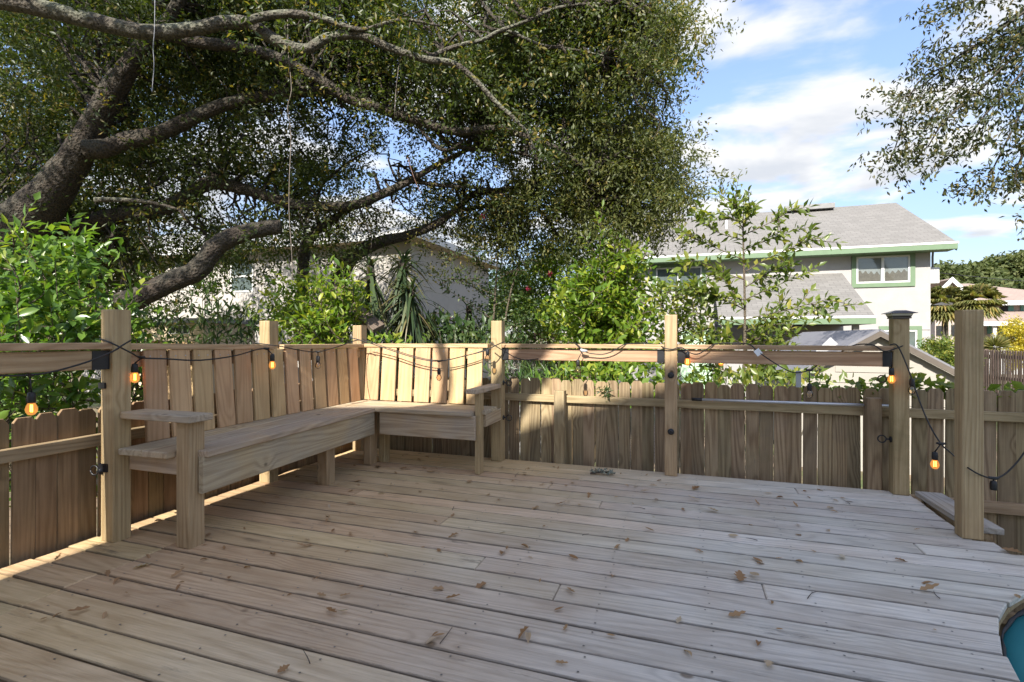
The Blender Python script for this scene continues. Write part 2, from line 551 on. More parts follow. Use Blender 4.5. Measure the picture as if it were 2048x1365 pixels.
M_YELLOW = leafmat('yellow_leaves', (0.30, 0.26, 0.02), (0.45, 0.36, 0.03), (0.12, 0.16, 0.02), 0.3)
M_PINK = leafmat('pink_petals', (0.22, 0.015, 0.045), (0.33, 0.03, 0.08), (0.4, 0.08, 0.12), 0.3)
M_DRY = leafmat('dry_leaves', (0.27, 0.145, 0.065), (0.40, 0.25, 0.135), (0.52, 0.44, 0.34), 0.12, 0.6, 0.3)
M_TWIG = plain('twig_bark', (0.09, 0.07, 0.055), 0.85, 0, 0.3, 40)
M_LICHEN = plain('grey_lichen', (0.22, 0.24, 0.19), 0.9, 0, 0.3, 60)
M_STUCCO = plain('white_stucco', (0.34, 0.328, 0.32), 0.9, 0, 0.05, 3, 0.5)
M_BEIGE = plain('cream_stucco', (0.40, 0.375, 0.345), 0.9, 0, 0.05, 3, 0.4)
M_GREYSTUCCO = plain('grey_stucco', (0.30, 0.28, 0.26), 0.9, 0, 0.08, 3, 0.4)
M_GREEN = plain('green_trim', (0.125, 0.19, 0.11), 0.6, 0, 0.06, 4)
M_WHITE = plain('white_paint', (0.6, 0.6, 0.59), 0.5, 0, 0.03, 4)
M_TAN = plain('tan_paint', (0.55, 0.44, 0.30), 0.7, 0, 0.05, 4)
M_DARKROOM = plain('dark_interior', (0.022, 0.024, 0.026), 0.9, 0, 0.3, 1.5)


def clearglass():
    m, t, b = new_mat('window_glass')
    tr = N(t, 'ShaderNodeBsdfTransparent', {0: C3(0.85, 0.88, 0.88)})
    gl = N(t, 'ShaderNodeBsdfGlossy', {0: C3(1, 1, 1), 1: 0.03})
    ms = N(t, 'ShaderNodeMixShader', {0: 0.04, 1: tr.outputs[0], 2: gl.outputs[0]})
    t.links.new(ms.outputs[0], t.nodes['Material Output'].inputs[0])
    return m


M_GLASS = clearglass()
M_PALEGLASS = plain('pale_blind', (0.10, 0.125, 0.12), 0.7, 0, 0.2, 1.5)
M_CURTAIN = plain('curtain_cloth', (0.12, 0.105, 0.085), 0.9, 0, 0.15, 12)
M_SHING = shingles('grey_shingles', (0.165, 0.157, 0.147), (0.21, 0.2, 0.188))
M_SHING2 = shingles('blue_grey_shingles', (0.25, 0.25, 0.25), (0.32, 0.32, 0.31))
M_SHING3 = shingles('pink_shingles', (0.29, 0.22, 0.19), (0.34, 0.265, 0.225))
M_RIDGE = plain('ridge_vent_metal', (0.2, 0.2, 0.2), 0.6)
M_SHEDROOF = plain('shed_roof', (0.17, 0.17, 0.19), 0.6, 0, 0.06, 3)
M_SHEDTRIM = plain('shed_trim', (0.10, 0.082, 0.066), 0.7, 0, 0.1, 8)
M_SHEDWALL = plain('shed_siding', (0.33, 0.305, 0.27), 0.8, 0, 0.04, 3)
M_PINKWALL = plain('pink_stucco', (0.42, 0.355, 0.325), 0.9)
M_TEAL = plain('teal_shutter', (0.10, 0.25, 0.22), 0.6)
M_TEALP = plain('teal_pool_vinyl', (0.04, 0.30, 0.35), 0.45, 0, 0.05, 1.2)
M_LINER = plain('black_vinyl', (0.012, 0.012, 0.016), 0.5, 0, 0.2, 20, 0, 0.25)
M_TURQ = plain('turquoise_plastic', (0.07, 0.42, 0.38), 0.5)
M_PINKU = plain('pink_canvas', (0.62, 0.09, 0.22), 0.8, 0, 0.2, 6)
M_SIDING = plain('house_siding', (0.76, 0.73, 0.68), 0.9)


def ground_mat():
    m, t, b = new_mat('yard_ground')
    tc = N(t, 'ShaderNodeTexCoord')
    n1 = N(t, 'ShaderNodeTexNoise', {'Vector': tc.outputs['Object'], 'Scale': 0.5, 'Detail': 8.0, 'Roughness': 0.65})
    n2 = N(t, 'ShaderNodeTexNoise', {'Vector': tc.outputs['Object'], 'Scale': 9.0, 'Detail': 8.0, 'Roughness': 0.7})
    c = mix(t, mrange(t, n2.outputs[0], 0.35, 0.65), C3(0.12, 0.085, 0.055), C3(0.26, 0.19, 0.125))
    c2 = mix(t, mrange(t, n2.outputs[0], 0.3, 0.7), C3(0.05, 0.075, 0.02), C3(0.11, 0.13, 0.045))
    t.links.new(mix(t, mrange(t, n1.outputs[0], 0.42, 0.6), c, c2), b.inputs['Base Color'])
    b.inputs['Roughness'].default_value = 0.95
    return m


def glassbulb():
    m, t, b = new_mat('bulb_glass')
    tr = N(t, 'ShaderNodeBsdfTransparent', {0: C3(1.0, 0.86, 0.66)})
    gl = N(t, 'ShaderNodeBsdfGlossy', {0: C3(1, 1, 1), 1: 0.05})
    fr = N(t, 'ShaderNodeFresnel', {0: 1.45})
    ms = N(t, 'ShaderNodeMixShader', {0: math_n(t, 'ADD', fr.outputs[0], 0.05), 1: tr.outputs[0], 2: gl.outputs[0]})
    t.links.new(ms.outputs[0], t.nodes['Material Output'].inputs[0])
    return m


M_BULB = glassbulb()
M_AMBER, _t, _b = new_mat('amber_bulb_glass')
_tr = N(_t, 'ShaderNodeBsdfTransparent', {0: C3(1.0, 0.66, 0.3)})
_em = N(_t, 'ShaderNodeEmission', {0: C3(1.0, 0.45, 0.12), 1: 0.26})
_ms = N(_t, 'ShaderNodeMixShader', {0: 0.38, 1: _tr.outputs[0], 2: _em.outputs[0]})
_t.links.new(_ms.outputs[0], _t.nodes['Material Output'].inputs[0])

# ------------------------------------------------------------------ ground
GZ = -1.1
g = Bag()
n = 40
for i in range(n):
    pass
link('ground', mesh('ground', [(-400, -300, GZ), (400, -300, GZ), (400, 500, GZ), (-400, 500, GZ)], [(0, 1, 2, 3)], ground_mat()), kind='structure')

# ------------------------------------------------------------------ deck
deck = thing('deck', (0, 1.0, 0), 'weathered grey and brown wooden deck floor of long boards', 'deck', kind='structure')
HC, HR = (2.22, 1.75), 1.27          # round cut-out for the pool
PITCH, BW = 0.1425, 0.1355
rnd = random.Random(3)
screw = Bag()
JOISTS = [-2.75 + 0.405 * k for k in range(14)]


def hole_x(y):
    d = HR * HR - (y - HC[1]) ** 2
    return HC[0] - math.sqrt(d) if d > 0 else None


k = 0
y1 = 4.09
JOINTS = {}
while y1 > -2.6:
    y0 = y1 - BW
    yc = (y0 + y1) / 2
    xl = -2.93 + rnd.uniform(-0.012, 0.012)
    xr = 1.415 if y0 > 3.235 else (1.49 if y0 > 3.09 else (1.56 if y0 > 2.99 else 3.4))
    xr0 = xr1 = xr + rnd.uniform(-0.006, 0.006)
    segs = []
    ha, hb = hole_x(y0), hole_x(y1)
    if ha or hb:
        ra = ha if ha else HC[0] - 0.25
        rb = hb if hb else HC[0] - 0.25
        segs_r = (ra + rnd.uniform(-0.008, 0.006), rb + rnd.uniform(-0.008, 0.006))
        xr0, xr1 = segs_r
    cuts = []
    if yc < 1.95:
        cuts = [-2.46 + 0.006 * (k % 3)]
    elif k % 2 == 0 and yc < 3.2:
        cuts = [[-2.09, -1.3, 0.31, -0.5][(k // 2) % 4]]
    elif k % 3 == 1:
        cuts = [[0.72, -0.9, 1.1][(k // 3) % 3]]
    cuts = [c for c in cuts if xl + 0.3 < c < min(xr0, xr1) - 0.3]
    edges = [xl] + cuts + [None]
    for a, bnd in zip(edges[:-1], edges[1:]):
        aa = a + (0.0015 if a != xl else 0)
        e0 = bnd - 0.0015 if bnd is not None else xr0
        e1 = bnd - 0.0015 if bnd is not None else xr1
        z = rnd.uniform(-0.0025, 0.0015)
        M = Matrix.Translation((aa, yc, z)) @ Matrix.Rotation(rnd.uniform(-0.012, 0.012), 4, 'X')
        v, f = prism_data([(0, -BW / 2), (e0 - aa, -BW / 2), (e1 - aa, BW / 2), (0, BW / 2)], 0.026, 0.0045)
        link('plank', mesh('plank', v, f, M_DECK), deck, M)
    for j in JOISTS:
        if xl + 0.05 < j < min(xr0, xr1) - 0.04:
            for dy in (-0.042, 0.042):
                cx_, cy_ = j + rnd.uniform(-0.012, 0.012), yc + dy + rnd.uniform(-0.006, 0.006)
                screw.add([(cx_ + 0.0042 * math.cos(a * math.pi / 3), cy_ + 0.0042 * math.sin(a * math.pi / 3), 0.0022) for a in range(6)], [(0, 1, 2, 3, 4, 5)])
    y1 -= PITCH
    k += 1
screw.build('screw_heads', M_SCREW, deck, kind='stuff')
fr = Bag()
for j in JOISTS:
    if -2.9 < j < 1.3:
        fr.box(j - 0.019, j + 0.019, -2.55, 4.06, -0.2, -0.029)
fr.box(-2.90, 1.38, 4.035, 4.075, -0.21, -0.029)
fr.box(-2.925, -2.885, -2.55, 4.03, -0.21, -0.029)
fr.build('joist_frame', M_FENCE, deck)
# curved fascia lining the pool cut-out (far side and left side)
v, f = [], []
nseg = 30
for i in range(nseg + 1):
    a = R(60 + 190 * i / nseg)
    for r_, z_ in ((HR + 0.004, -0.027), (HR + 0.004, -0.045), (HR + 0.03, -0.045), (HR + 0.03, -0.027)):
        v.append((HC[0] + r_ * math.cos(a), HC[1] + r_ * math.sin(a), z_))
for i in range(nseg):
    for q in range(4):
        f.append((i * 4 + q, i * 4 + (q + 1) % 4, (i + 1) * 4 + (q + 1) % 4, (i + 1) * 4 + q))
link('curved_rim', mesh('curved_rim', v, f, M_POST), deck)

# round pool under the cut-out
pool = thing('round_pool', (HC[0], HC[1], GZ), 'round above-ground pool with smooth teal surface let into the deck', 'pool')
b = Bag()
b.lathe([(HR - 0.03, GZ), (HR - 0.03, -0.09)], (HC[0], HC[1], 0), 48)
b.build('pool_wall', M_GREYFENCE, pool)
b = Bag()
b.lathe([(HR - 0.006, -0.088), (HR - 0.006, -0.066), (HR - 0.3, -0.056), (0.3, -0.052)], (HC[0], HC[1], 0), 64)
b.build('pool_cover', M_TEALP, pool, True)
rl = random.Random(5)
v, f = [], []
ns = 130
for i in range(ns):
    a = 2 * math.pi * i / ns
    w = rl.uniform(0.006, 0.014)
    zz_ = -0.060 + rl.uniform(-0.006, 0.008)
    for r_, z_ in ((HR - 0.003, -0.085), (HR - 0.003, zz_), (HR - w * 0.8, zz_ + 0.008), (HR - w * 1.5, -0.062)):
        v.append((HC[0] + r_ * math.cos(a), HC[1] + r_ * math.sin(a), z_))
for i in range(ns):
    j = (i + 1) % ns
    for q in range(3):
        f.append((i * 4 + q, j * 4 + q, j * 4 + q + 1, i * 4 + q + 1))
link('liner_edge', mesh('liner_edge', v, f, M_LINER, True), pool)

# step board at the right end of the deck
st = thing('step_board', (1.5, 3.7, 0.0), 'loose wide grey board lying along the deck edge between the two right-hand posts', 'board')
board('plank', (1.50, 3.99, 0.040), (1.515, 3.345, 0.040), 0.145, 0.034, (0, 0, 1), M_STEP, st)
board('cleat', (1.50, 3.36, 0.004), (1.50, 3.97, 0.004), 0.09, 0.038, (0, 0, 1), M_POST, st)


# ------------------------------------------------------------------ posts
def ring_hook(parent, p, d, flat=False):
    """Black ring on a small plate, p on the post's face, d the direction it sticks out."""
    p, d = Vector(p), Vector(d).normalized()
    b = Bag()
    side = Vector((0, 0, 1)).cross(d)
    b.tube([p, p + d * 0.03], 0.006, 6, 1)
    pl_ = []
    up = Vector((0, 0, 1))
    for s in (0.0, 0.006):
        for k in range(10):
            a = 2 * math.pi * k / 10
            pl_.append(p + d * s + 0.02 * (math.cos(a) * side + math.sin(a) * up))
    b.add(pl_, [tuple(range(10, 20)), tuple(reversed(range(10)))] + [(k, (k + 1) % 10, 10 + (k + 1) % 10, 10 + k) for k in range(10)])
    c = p + d * 0.052
    ax = (side if not flat else d)
    pts = [c + 0.024 * (math.cos(a) * d + math.sin(a) * up) for a in [2 * math.pi * k / 14 for k in range(15)]]
    b.tube(pts, 0.0042, 6, 1)
    return b.build('ring_hook', M_BLACK, parent, True)


def post(x0, x1, y0, y1, z0, z1, label, group='posts round the deck', tilt=0.0):
    t = thing('deck_post', ((x0 + x1) / 2, (y0 + y1) / 2, z0), label, 'post', group)
    box('shaft', x0, x1, y0, y1, z0, z1, M_POST, t, 0.005)
    return t


p0 = post(-2.843, -2.748, 1.771, 1.862, 0, 1.19, 'thick wooden post beside the left bench armrest with black strap and ring hook')
p1 = post(-2.905, -2.812, 2.853, 2.944, 0, 1.165, 'short wooden post top rising behind the middle of the long bench back')
p2 = post(-2.905, -2.81, 3.935, 4.027, 0, 1.155, 'wooden post in the corner where the two bench backs meet')
p3 = post(-1.553, -1.458, 3.985, 4.077, 0, 1.185, 'knotty wooden post touching the right armrest of the bench')
p4 = post(-0.145, -0.055, 3.99, 4.08, 0, 1.216, 'wooden post in the middle of the back railing with two round black bolts')
p5 = post(1.312, 1.403, 3.998, 4.085, 0, 1.17, 'wooden post with a dark pyramid solar cap at the railing end')
p6 = post(1.366, 1.456, 3.242, 3.332, 0, 1.19, 'free-standing bare wooden post closest to the pool, without a railing')
ring_hook(p0, ATY(206, 942, 1.770) , (-1, -0.15, 0))
ring_hook(p3, (-1.458, 4.03, 0.66), (1, 0, 0))
ring_hook(p3, (-1.458, 4.03, 0.365), (1, 0, 0))
ring_hook(p5, (1.312, 4.04, 0.765), (-1, 0, 0))
ring_hook(p5, (1.312, 4.04, 0.36), (-1, 0, 0))
b = Bag()
b.box(-2.846, -2.80, 1.762, 1.7705, 0.785, 0.815)
b.build('strap', M_BLACK, p0)
b = Bag()
b.box(-2.846, -2.785, 1.763, 1.7705, 0.36, 0.40)
b.build('hook_plate', M_BLACK, p0)
for zz_ in (0.76, 0.335):
    b = Bag()
    c = Vector((-0.1, 3.99, zz_))
    v, f = [], []
    for (r_, y_) in ((0.024, 0.0), (0.024, -0.008), (0.012, -0.016), (0.012, -0.03)):
        for k in range(10):
            a = 2 * math.pi * k / 10
            v.append(c + Vector((r_ * math.cos(a), y_, r_ * math.sin(a))))
    for i in range(3):
        for k in range(10):
            f.append((i * 10 + k, i * 10 + (k + 1) % 10, (i + 1) * 10 + (k + 1) % 10, (i + 1) * 10 + k))
    f.append(tuple(range(30, 40)))
    b.add(v, f)
    b.build('bolt', M_BLACK, p4)


def frustum(bag, cx, cy, z0, z1, a0, a1):
    v = [(cx + sx * a0, cy + sy * a0, z0) for sx, sy in ((-1, -1), (1, -1), (1, 1), (-1, 1))] + [(cx + sx * a1, cy + sy * a1, z1) for sx, sy in ((-1, -1), (1, -1), (1, 1), (-1, 1))]
    bag.add(v, [(3, 2, 1, 0), (4, 5, 6, 7)] + [(i, (i + 1) % 4, 4 + (i + 1) % 4, 4 + i) for i in range(4)])


cx_, cy_ = 1.3575, 4.04
b = Bag()
frustum(b, cx_, cy_, 1.171, 1.180, 0.052, 0.052)
frustum(b, cx_, cy_, 1.1805, 1.190, 0.049, 0.055)
capo = b.build('post_cap', M_CAPBODY, p5)
b = Bag()
frustum(b, cx_, cy_, 1.1905, 1.204, 0.054, 0.060)
b.build('diffuser', M_CAPGLASS, capo)
b = Bag()
frustum(b, cx_, cy_, 1.2045, 1.208, 0.078, 0.078)
frustum(b, cx_, cy_, 1.2082, 1.226, 0.077, 0.03)
b.build('solar_roof', M_CAPTOP, capo)


# ------------------------------------------------------------------ railings
def hanger(parent, x0, x1, y0, y1, z0, z1):
    b = Bag()
    b.box(x0, x1, y0, y1, z0, z1)
    return b.build('hanger_bracket', M_BLACK, parent)


ra = thing('railing', (-2.8, 0.6, 0.9), 'wooden railing left of the thick post, in front of the glossy shrub', 'railing', 'railings of the deck')
board('cap_rail', (-2.795, -1.6, 1.035), (-2.795, 1.768, 1.020), 0.089, 0.033, (0, 0, 1), M_RAIL, ra)
board('rail_board', (-2.775, -1.6, 0.945), (-2.775, 1.766, 0.934), 0.094, 0.038, (1, 0, 0), M_RAIL, ra)
hanger(ra, -2.815, -2.771, 1.69, 1.768, 0.885, 0.98)
rb = thing('railing', (-0.8, 4.03, 0.9), 'half sunlit wooden railing between the knotty post and the middle post', 'railing', 'railings of the deck')
board('cap_rail', (-1.455, 4.03, 0.991), (-0.148, 4.03, 0.991), 0.089, 0.033, (0, 0, 1), M_RAIL, rb)
board('rail_board', (-1.455, 4.012, 0.903), (-0.148, 4.012, 0.903), 0.094, 0.038, (0, -1, 0), M_RAIL, rb)
hanger(rb, -1.455, -1.402, 4.008, 4.052, 0.852, 0.952)
hanger(rb, -0.20, -0.148, 4.008, 4.052, 0.852, 0.952)
rc = thing('railing', (0.6, 4.03, 0.9), 'shaded wooden railing between the middle post and the solar cap post', 'railing', 'railings of the deck')
board('cap_rail', (-0.052, 4.03, 0.991), (1.309, 4.03, 0.988), 0.089, 0.033, (0, 0, 1), M_RAIL, rc)
board('rail_board', (-0.052, 4.012, 0.903), (1.309, 4.012, 0.898), 0.098, 0.038, (0, -1, 0), M_RAIL, rc)
hanger(rc, -0.052, 0.005, 4.008, 4.052, 0.852, 0.952)
hanger(rc, 1.255, 1.309, 4.008, 4.052, 0.848, 0.95)

# ------------------------------------------------------------------ corner bench
bench = thing('corner_bench', (-2.5, 3.4, 0), 'L-shaped wooden corner bench with slatted back and two armrests', 'bench')
# seat boards of the long side (slightly out of square with the deck, as built)
dx = -0.105 / 1.62


def bx(x, y):
    return x + dx * (y - 1.88)


yN = 3.50
for i, (xa, ys, ye) in enumerate([(-2.329, 1.885, 3.478), (-2.491, 1.792, 3.478), (-2.653, 1.786, 3.478)]):
    board('seat_plank', (bx(xa, ys), ys, 0.480 + 0.001 * i), (bx(xa, ye), ye, 0.480), 0.157, 0.035, (0, 0, 1), M_BENCH, bench, 0.005)
for i, yc in enumerate([3.545, 3.676, 3.807]):
    board('seat_plank', (-2.80, yc, 0.4805), (-1.522 if i == 0 else -1.455, yc, 0.4805), 0.127, 0.035, (0, 0, 1), M_BENCH, bench, 0.005)
board('fascia_board', (-2.270, 1.885, 0.358), (-2.374, 3.505, 0.354), 0.184, 0.036, (1, -0.065, 0), M_BENCH, bench, 0.004)
board('fascia_board', (-2.336, 3.512, 0.354), (-1.502, 3.512, 0.357), 0.184, 0.036, (0, -1, 0), M_BENCH, bench, 0.004)
board('end_board', (-2.742, 1.845, 0.405), (-2.402, 1.845, 0.405), 0.092, 0.036, (0, -1, 0), M_BENCH, bench)
board('end_board', (-1.46, 3.645, 0.40), (-1.46, 3.98, 0.40), 0.10, 0.036, (1, 0, 0), M_BENCH, bench)
# legs
box('leg', -2.400, -2.311, 1.838, 1.927, 0, 0.627, M_POST, bench, 0.005, along=2)
box('leg', -1.517, -1.479, 3.552, 3.641, 0, 0.618, M_POST, bench, 0.004, along=2)
for (x0, x1, y0, y1) in ((-2.470, -2.385, 2.942, 3.031), (-2.500, -2.432, 3.530, 3.625), (-2.425, -2.370, 3.640, 3.725)):
    box('leg', x0, x1, y0, y1, 0, 0.449, M_POST, bench, 0.004, along=2)
# armrests
box('armrest', -2.745, -2.268, 1.802, 1.935, 0.629, 0.664, M_BENCH, bench, 0.004)
box('armrest', -1.557, -1.462, 3.475, 3.982, 0.620, 0.655, M_BENCH, bench, 0.004)
# backrest caps and the boards beneath them
board('back_cap', (-2.808, 1.865, 1.016), (-2.808, 2.85, 0.994), 0.085, 0.034, (0, 0, 1), M_RAIL, bench)
board('back_cap', (-2.808, 2.947, 0.993), (-2.808, 3.932, 0.985), 0.085, 0.034, (0, 0, 1), M_RAIL, bench)
board('back_cap', (-2.765, 3.965, 0.987), (-1.556, 3.965, 0.991), 0.10, 0.034, (0, 0, 1), M_RAIL, bench)
board('back_rail', (-2.806, 1.866, 0.93), (-2.806, 2.85, 0.91), 0.085, 0.036, (1, 0, 0), M_RAIL, bench)
board('back_rail', (-2.806, 2.947, 0.908), (-2.806, 3.932, 0.902), 0.085, 0.036, (1, 0, 0), M_RAIL, bench)
board('back_rail', (-2.80, 3.955, 0.903), (-1.556, 3.955, 0.905), 0.085, 0.036, (0, -1, 0), M_RAIL, bench)
rs_ = random.Random(11)
for i in range(13):
    yc = 2.003 + 0.1462 * i
    zt = 0.980 - 0.0165 * (yc - 1.9)
    if abs(yc - 2.9) < 0.02:
        pass
    board('back_slat', (-2.738, yc + rs_.uniform(-0.006, 0.006), 0.482), (-2.772, yc + rs_.uniform(-0.004, 0.004), zt), rs_.uniform(0.118, 0.126), 0.022, (1, 0, 0.07), M_SLAT, bench, 0.003)
xs = [(-2.66, 0.145), (-2.495, 0.145)] 
edges = [(-2.815, -2.765), (-2.742, -2.602), (-2.575, -2.43), (-2.40, -2.262), (-2.236, -2.092), (-2.07, -1.925), (-1.905, -1.766), (-1.738, -1.603)]
for a, c in edges:
    m_ = (a + c) / 2
    board('back_slat', (m_ + 0.012 if a < -2.8 else m_, 3.884, 0.483), (m_, 3.922, 0.952), c - a, 0.022, (0, -1, 0.08), M_SLAT, bench, 0.003)


sc_ = Bag()
for i in range(13):
    yc = 2.003 + 0.1462 * i
    for dy in (-0.03, 0.03):
        zt = 0.945 - 0.0165 * (yc - 1.9)
        c = Vector((-2.7675, yc + dy, zt))
        sc_.add([c + Vector((0, 0.0045 * math.cos(a * math.pi / 3), 0.0045 * math.sin(a * math.pi / 3))) for a in range(6)], [(0, 1, 2, 3, 4, 5)])
for a, c2 in edges:
    for xx in (a + 0.035, c2 - 0.035):
        c = Vector((xx, 3.9155, 0.925))
        sc_.add([c + Vector((0.0045 * math.cos(k * math.pi / 3), 0, 0.0045 * math.sin(k * math.pi / 3))) for k in range(6)], [(0, 1, 2, 3, 4, 5)])
sc_.build('screw_heads', M_CONN, bench, kind='stuff')

# ------------------------------------------------------------------ picket fences
def picket_mesh(w, h, t, clip, mat):
    q = [(0, -w / 2), (h - clip, -w / 2), (h, -w / 2 + clip * 0.72), (h, w / 2 - clip * 0.72), (h - clip, w / 2), (0, w / 2)]
    v, f = prism_data(q, t, 0.002)
    return mesh('picket', v, f, mat)


def picket_fence(p0, p1, nrm, ztop, zb, pitch, w, mat, label, rails, posts, clip=0.026, seed=1, group='picket fences', shift=0.0, gapx=0.0):
    """Pickets from p0 to p1 (front face line), nrm = side the rails are on."""
    rng = random.Random(seed)
    p0, p1, nrm = Vector(p0), Vector(p1), Vector(nrm)
    t = thing('picket_fence', (p0 + p1) / 2 * 1.0 + Vector((0, 0, zb)), label, 'fence', group)
    d = (p1 - p0)
    L = d.length
    d.normalize()
    cnt = int(L / pitch)
    for i in range(cnt):
        h = ztop - zb + rng.uniform(-0.012, 0.012)
        c = p0 + d * (shift + i * pitch + rng.uniform(-0.0006, 0.0006)) + nrm * rng.uniform(-0.003, 0.0) + Vector((0, 0, zb))
        M, _ = basis(c, c + Vector((rng.uniform(-0.006, 0.006) * d.x, rng.uniform(-0.006, 0.006) * d.y, 1)), nrm)
        link('picket', picket_mesh(w * (rng.uniform(0.985, 1.003) if rng.random() < 0.72 else rng.uniform(0.945, 0.965)), h, 0.016, clip * rng.uniform(0.85, 1.15), mat), t, M)
    for (z, hgt) in rails:
        board('fence_rail', p0 + nrm * 0.040 + Vector((0, 0, z)), p1 + nrm * 0.040 + Vector((0, 0, z)), hgt, 0.037, nrm, M_RAILF, t)
    for (s, z1) in posts:
        c = p0 + d * s + nrm * 0.043
        M, _ = basis(c + nrm * 0.088 + Vector((0, 0, zb)), c + nrm * 0.088 + Vector((0, 0, z1)), nrm)
        v, f = prism_data([(0, -0.044), (z1 - zb, -0.044), (z1 - zb, 0.044), (0, 0.044)], 0.088, 0.004)
        link('fence_post', mesh('fence_post', v, f, mat), t, M)
    return t


M_RAILF = wood('fence_rail_wood', (0.44, 0.33, 0.20), (0.24, 0.165, 0.09), knot=0.25, ring=0.5, streak=0.4, var=0.1, green=0.2)
fence = picket_fence((-3.05, 4.225, 0), (3.25, 4.225, 0), (0, -1, 0), 0.685, GZ, 0.0955, 0.0944, M_FENCE,
                     'long weathered picket fence with dog-ear tops beyond the back railing', [(0.522, 0.062), (-0.08, 0.075), (-0.8, 0.075)],
                     [(2.06, 0.60), (4.285, 0.625)], seed=4)
picket_fence((-2.985, -2.2, 0), (-2.985, 4.2, 0), (1, 0, 0), 0.672, GZ, 0.093, 0.0918, M_FENCE_L,
             'brown picket fence along the left deck edge under the railing and shrub', [(0.50, 0.062), (-0.1, 0.075), (-0.8, 0.075)], [(0.5, 0.6)], seed=6)

# telescopic pole lying on the fence rail
pole = thing('telescopic_pole', (0.6, 4.165, 0.565), 'silver telescopic pole with black end lying on the fence rail', 'pole')
A_, B_ = Vector((0.125, 4.155, 0.566)), Vector((1.42, 4.155, 0.572))
tube('pole_tube', [A_, B_], 0.0095, M_CHROME, pole, 10, 1)
tube('pole_grip', [A_ - Vector((0.075, 0, 0)), A_ - Vector((0.002, 0, 0))], 0.0125, M_BLACK, pole, 10, 1)

# ------------------------------------------------------------------ string lights
lights = thing('string_lights', (-1.0, 3.0, 0.8), 'black cable of hanging bulb string lights wound round the posts', 'string lights')


def cable(pts, r=0.0042):
    tube('cable', pts, r, M_CABLE, lights, 6, 4)


def sag(a, b, s, n=6):
    a, b = Vector(a), Vector(b)
    return [a.lerp(b, i / n) + Vector((0, 0, -s * 4 * (i / n) * (1 - i / n))) for i in range(n + 1)]


def bulb(p, lit=True, drop=0.045, glass=True, tilt=(0, 0), conn=True):
    """Connector at p, a short drop wire, socket and bulb."""
    p = Vector(p)
    q = p + Vector((tilt[0], tilt[1], -drop))
    b = Bag()
    if conn:
        b.tube([p + Vector((-0.022, 0, 0.003)), p, p + Vector((0.022, 0, 0.003))], [0.006, 0.0085, 0.006], 8, 2)
    b.tube([p, q], 0.0034, 6, 1)
    b.lathe([(0.006, 0.0), (0.0135, -0.004), (0.0155, -0.02), (0.0155, -0.042), (0.013, -0.048)][::-1], q, 12)
    s = b.build('socket', M_CABLE, lights, True)
    if glass:
        b = Bag()
        b.lathe([(0.002, -0.103), (0.012, -0.100), (0.020, -0.088), (0.0225, -0.076), (0.019, -0.062), (0.0125, -0.0485)], q, 14)
        b.build('bulb', M_AMBER if lit else M_BULB, s, True)
        b = Bag()
        for sx in (-0.005, 0.005):
            b.tube([q + Vector((sx, 0, -0.056)), q + Vector((sx * 1.1, 0, -0.088))], 0.0021 if lit else 0.0009, 5, 1)
        b.build('filament', M_FIL if lit else M_SCREW, s)
    return q


Lz = Vector((0, 0, 0))
# left railing to the thick post
c0 = PX(60, 751, 2.25)
cable([PX(-260, 720, 1.8), PX(-90, 745, 2.05), c0, PX(160, 729, 2.38), PX(222, 705, 2.50), PX(245, 691, 2.53), PX(262, 681, 2.60)])
bulb(c0, True, 0.075, tilt=(0.01, 0))
c1 = PX(283, 716, 2.66)
cable([PX(200, 678, 2.585), PX(226, 688, 2.545), PX(262, 706, 2.60), c1, PX(330, 718, 2.72), PX(400, 721, 2.86), PX(470, 712, 3.1), PX(512, 700, 3.36), PX(532, 697, 3.41)])
bulb(c1, True, 0.03, tilt=(-0.035, -0.01))
c2 = PX(533, 698, 3.40)
cable([PX(506, 686, 3.46), PX(560, 693, 3.5), PX(600, 701, 3.72), PX(636, 704, 3.9), PX(675, 694, 4.2), PX(713, 681, 4.43), PX(728, 683, 4.4)])
bulb(c2, True, 0.035, tilt=(0.04, 0.01))
bulb(PX(636, 704, 3.9), False, 0.03)
# over the right bench back
c3 = PX(878, 723, 4.22)
cable([PX(700, 676, 4.43), PX(722, 681, 4.42), PX(770, 697, 4.38), PX(830, 716, 4.28), c3, PX(930, 712, 4.15), PX(970, 702, 4.12), PX(990, 692, 4.13), PX(1008, 684, 4.2)])
cable([PX(724, 678, 4.43), PX(775, 696, 4.4), PX(832, 714, 4.3), PX(880, 721.5, 4.24), PX(932, 712, 4.17), PX(975, 699, 4.13)], 0.0035)
bulb(c3, False, 0.06)
bulb(PX(975, 696, 4.13), False, 0.01, conn=False)
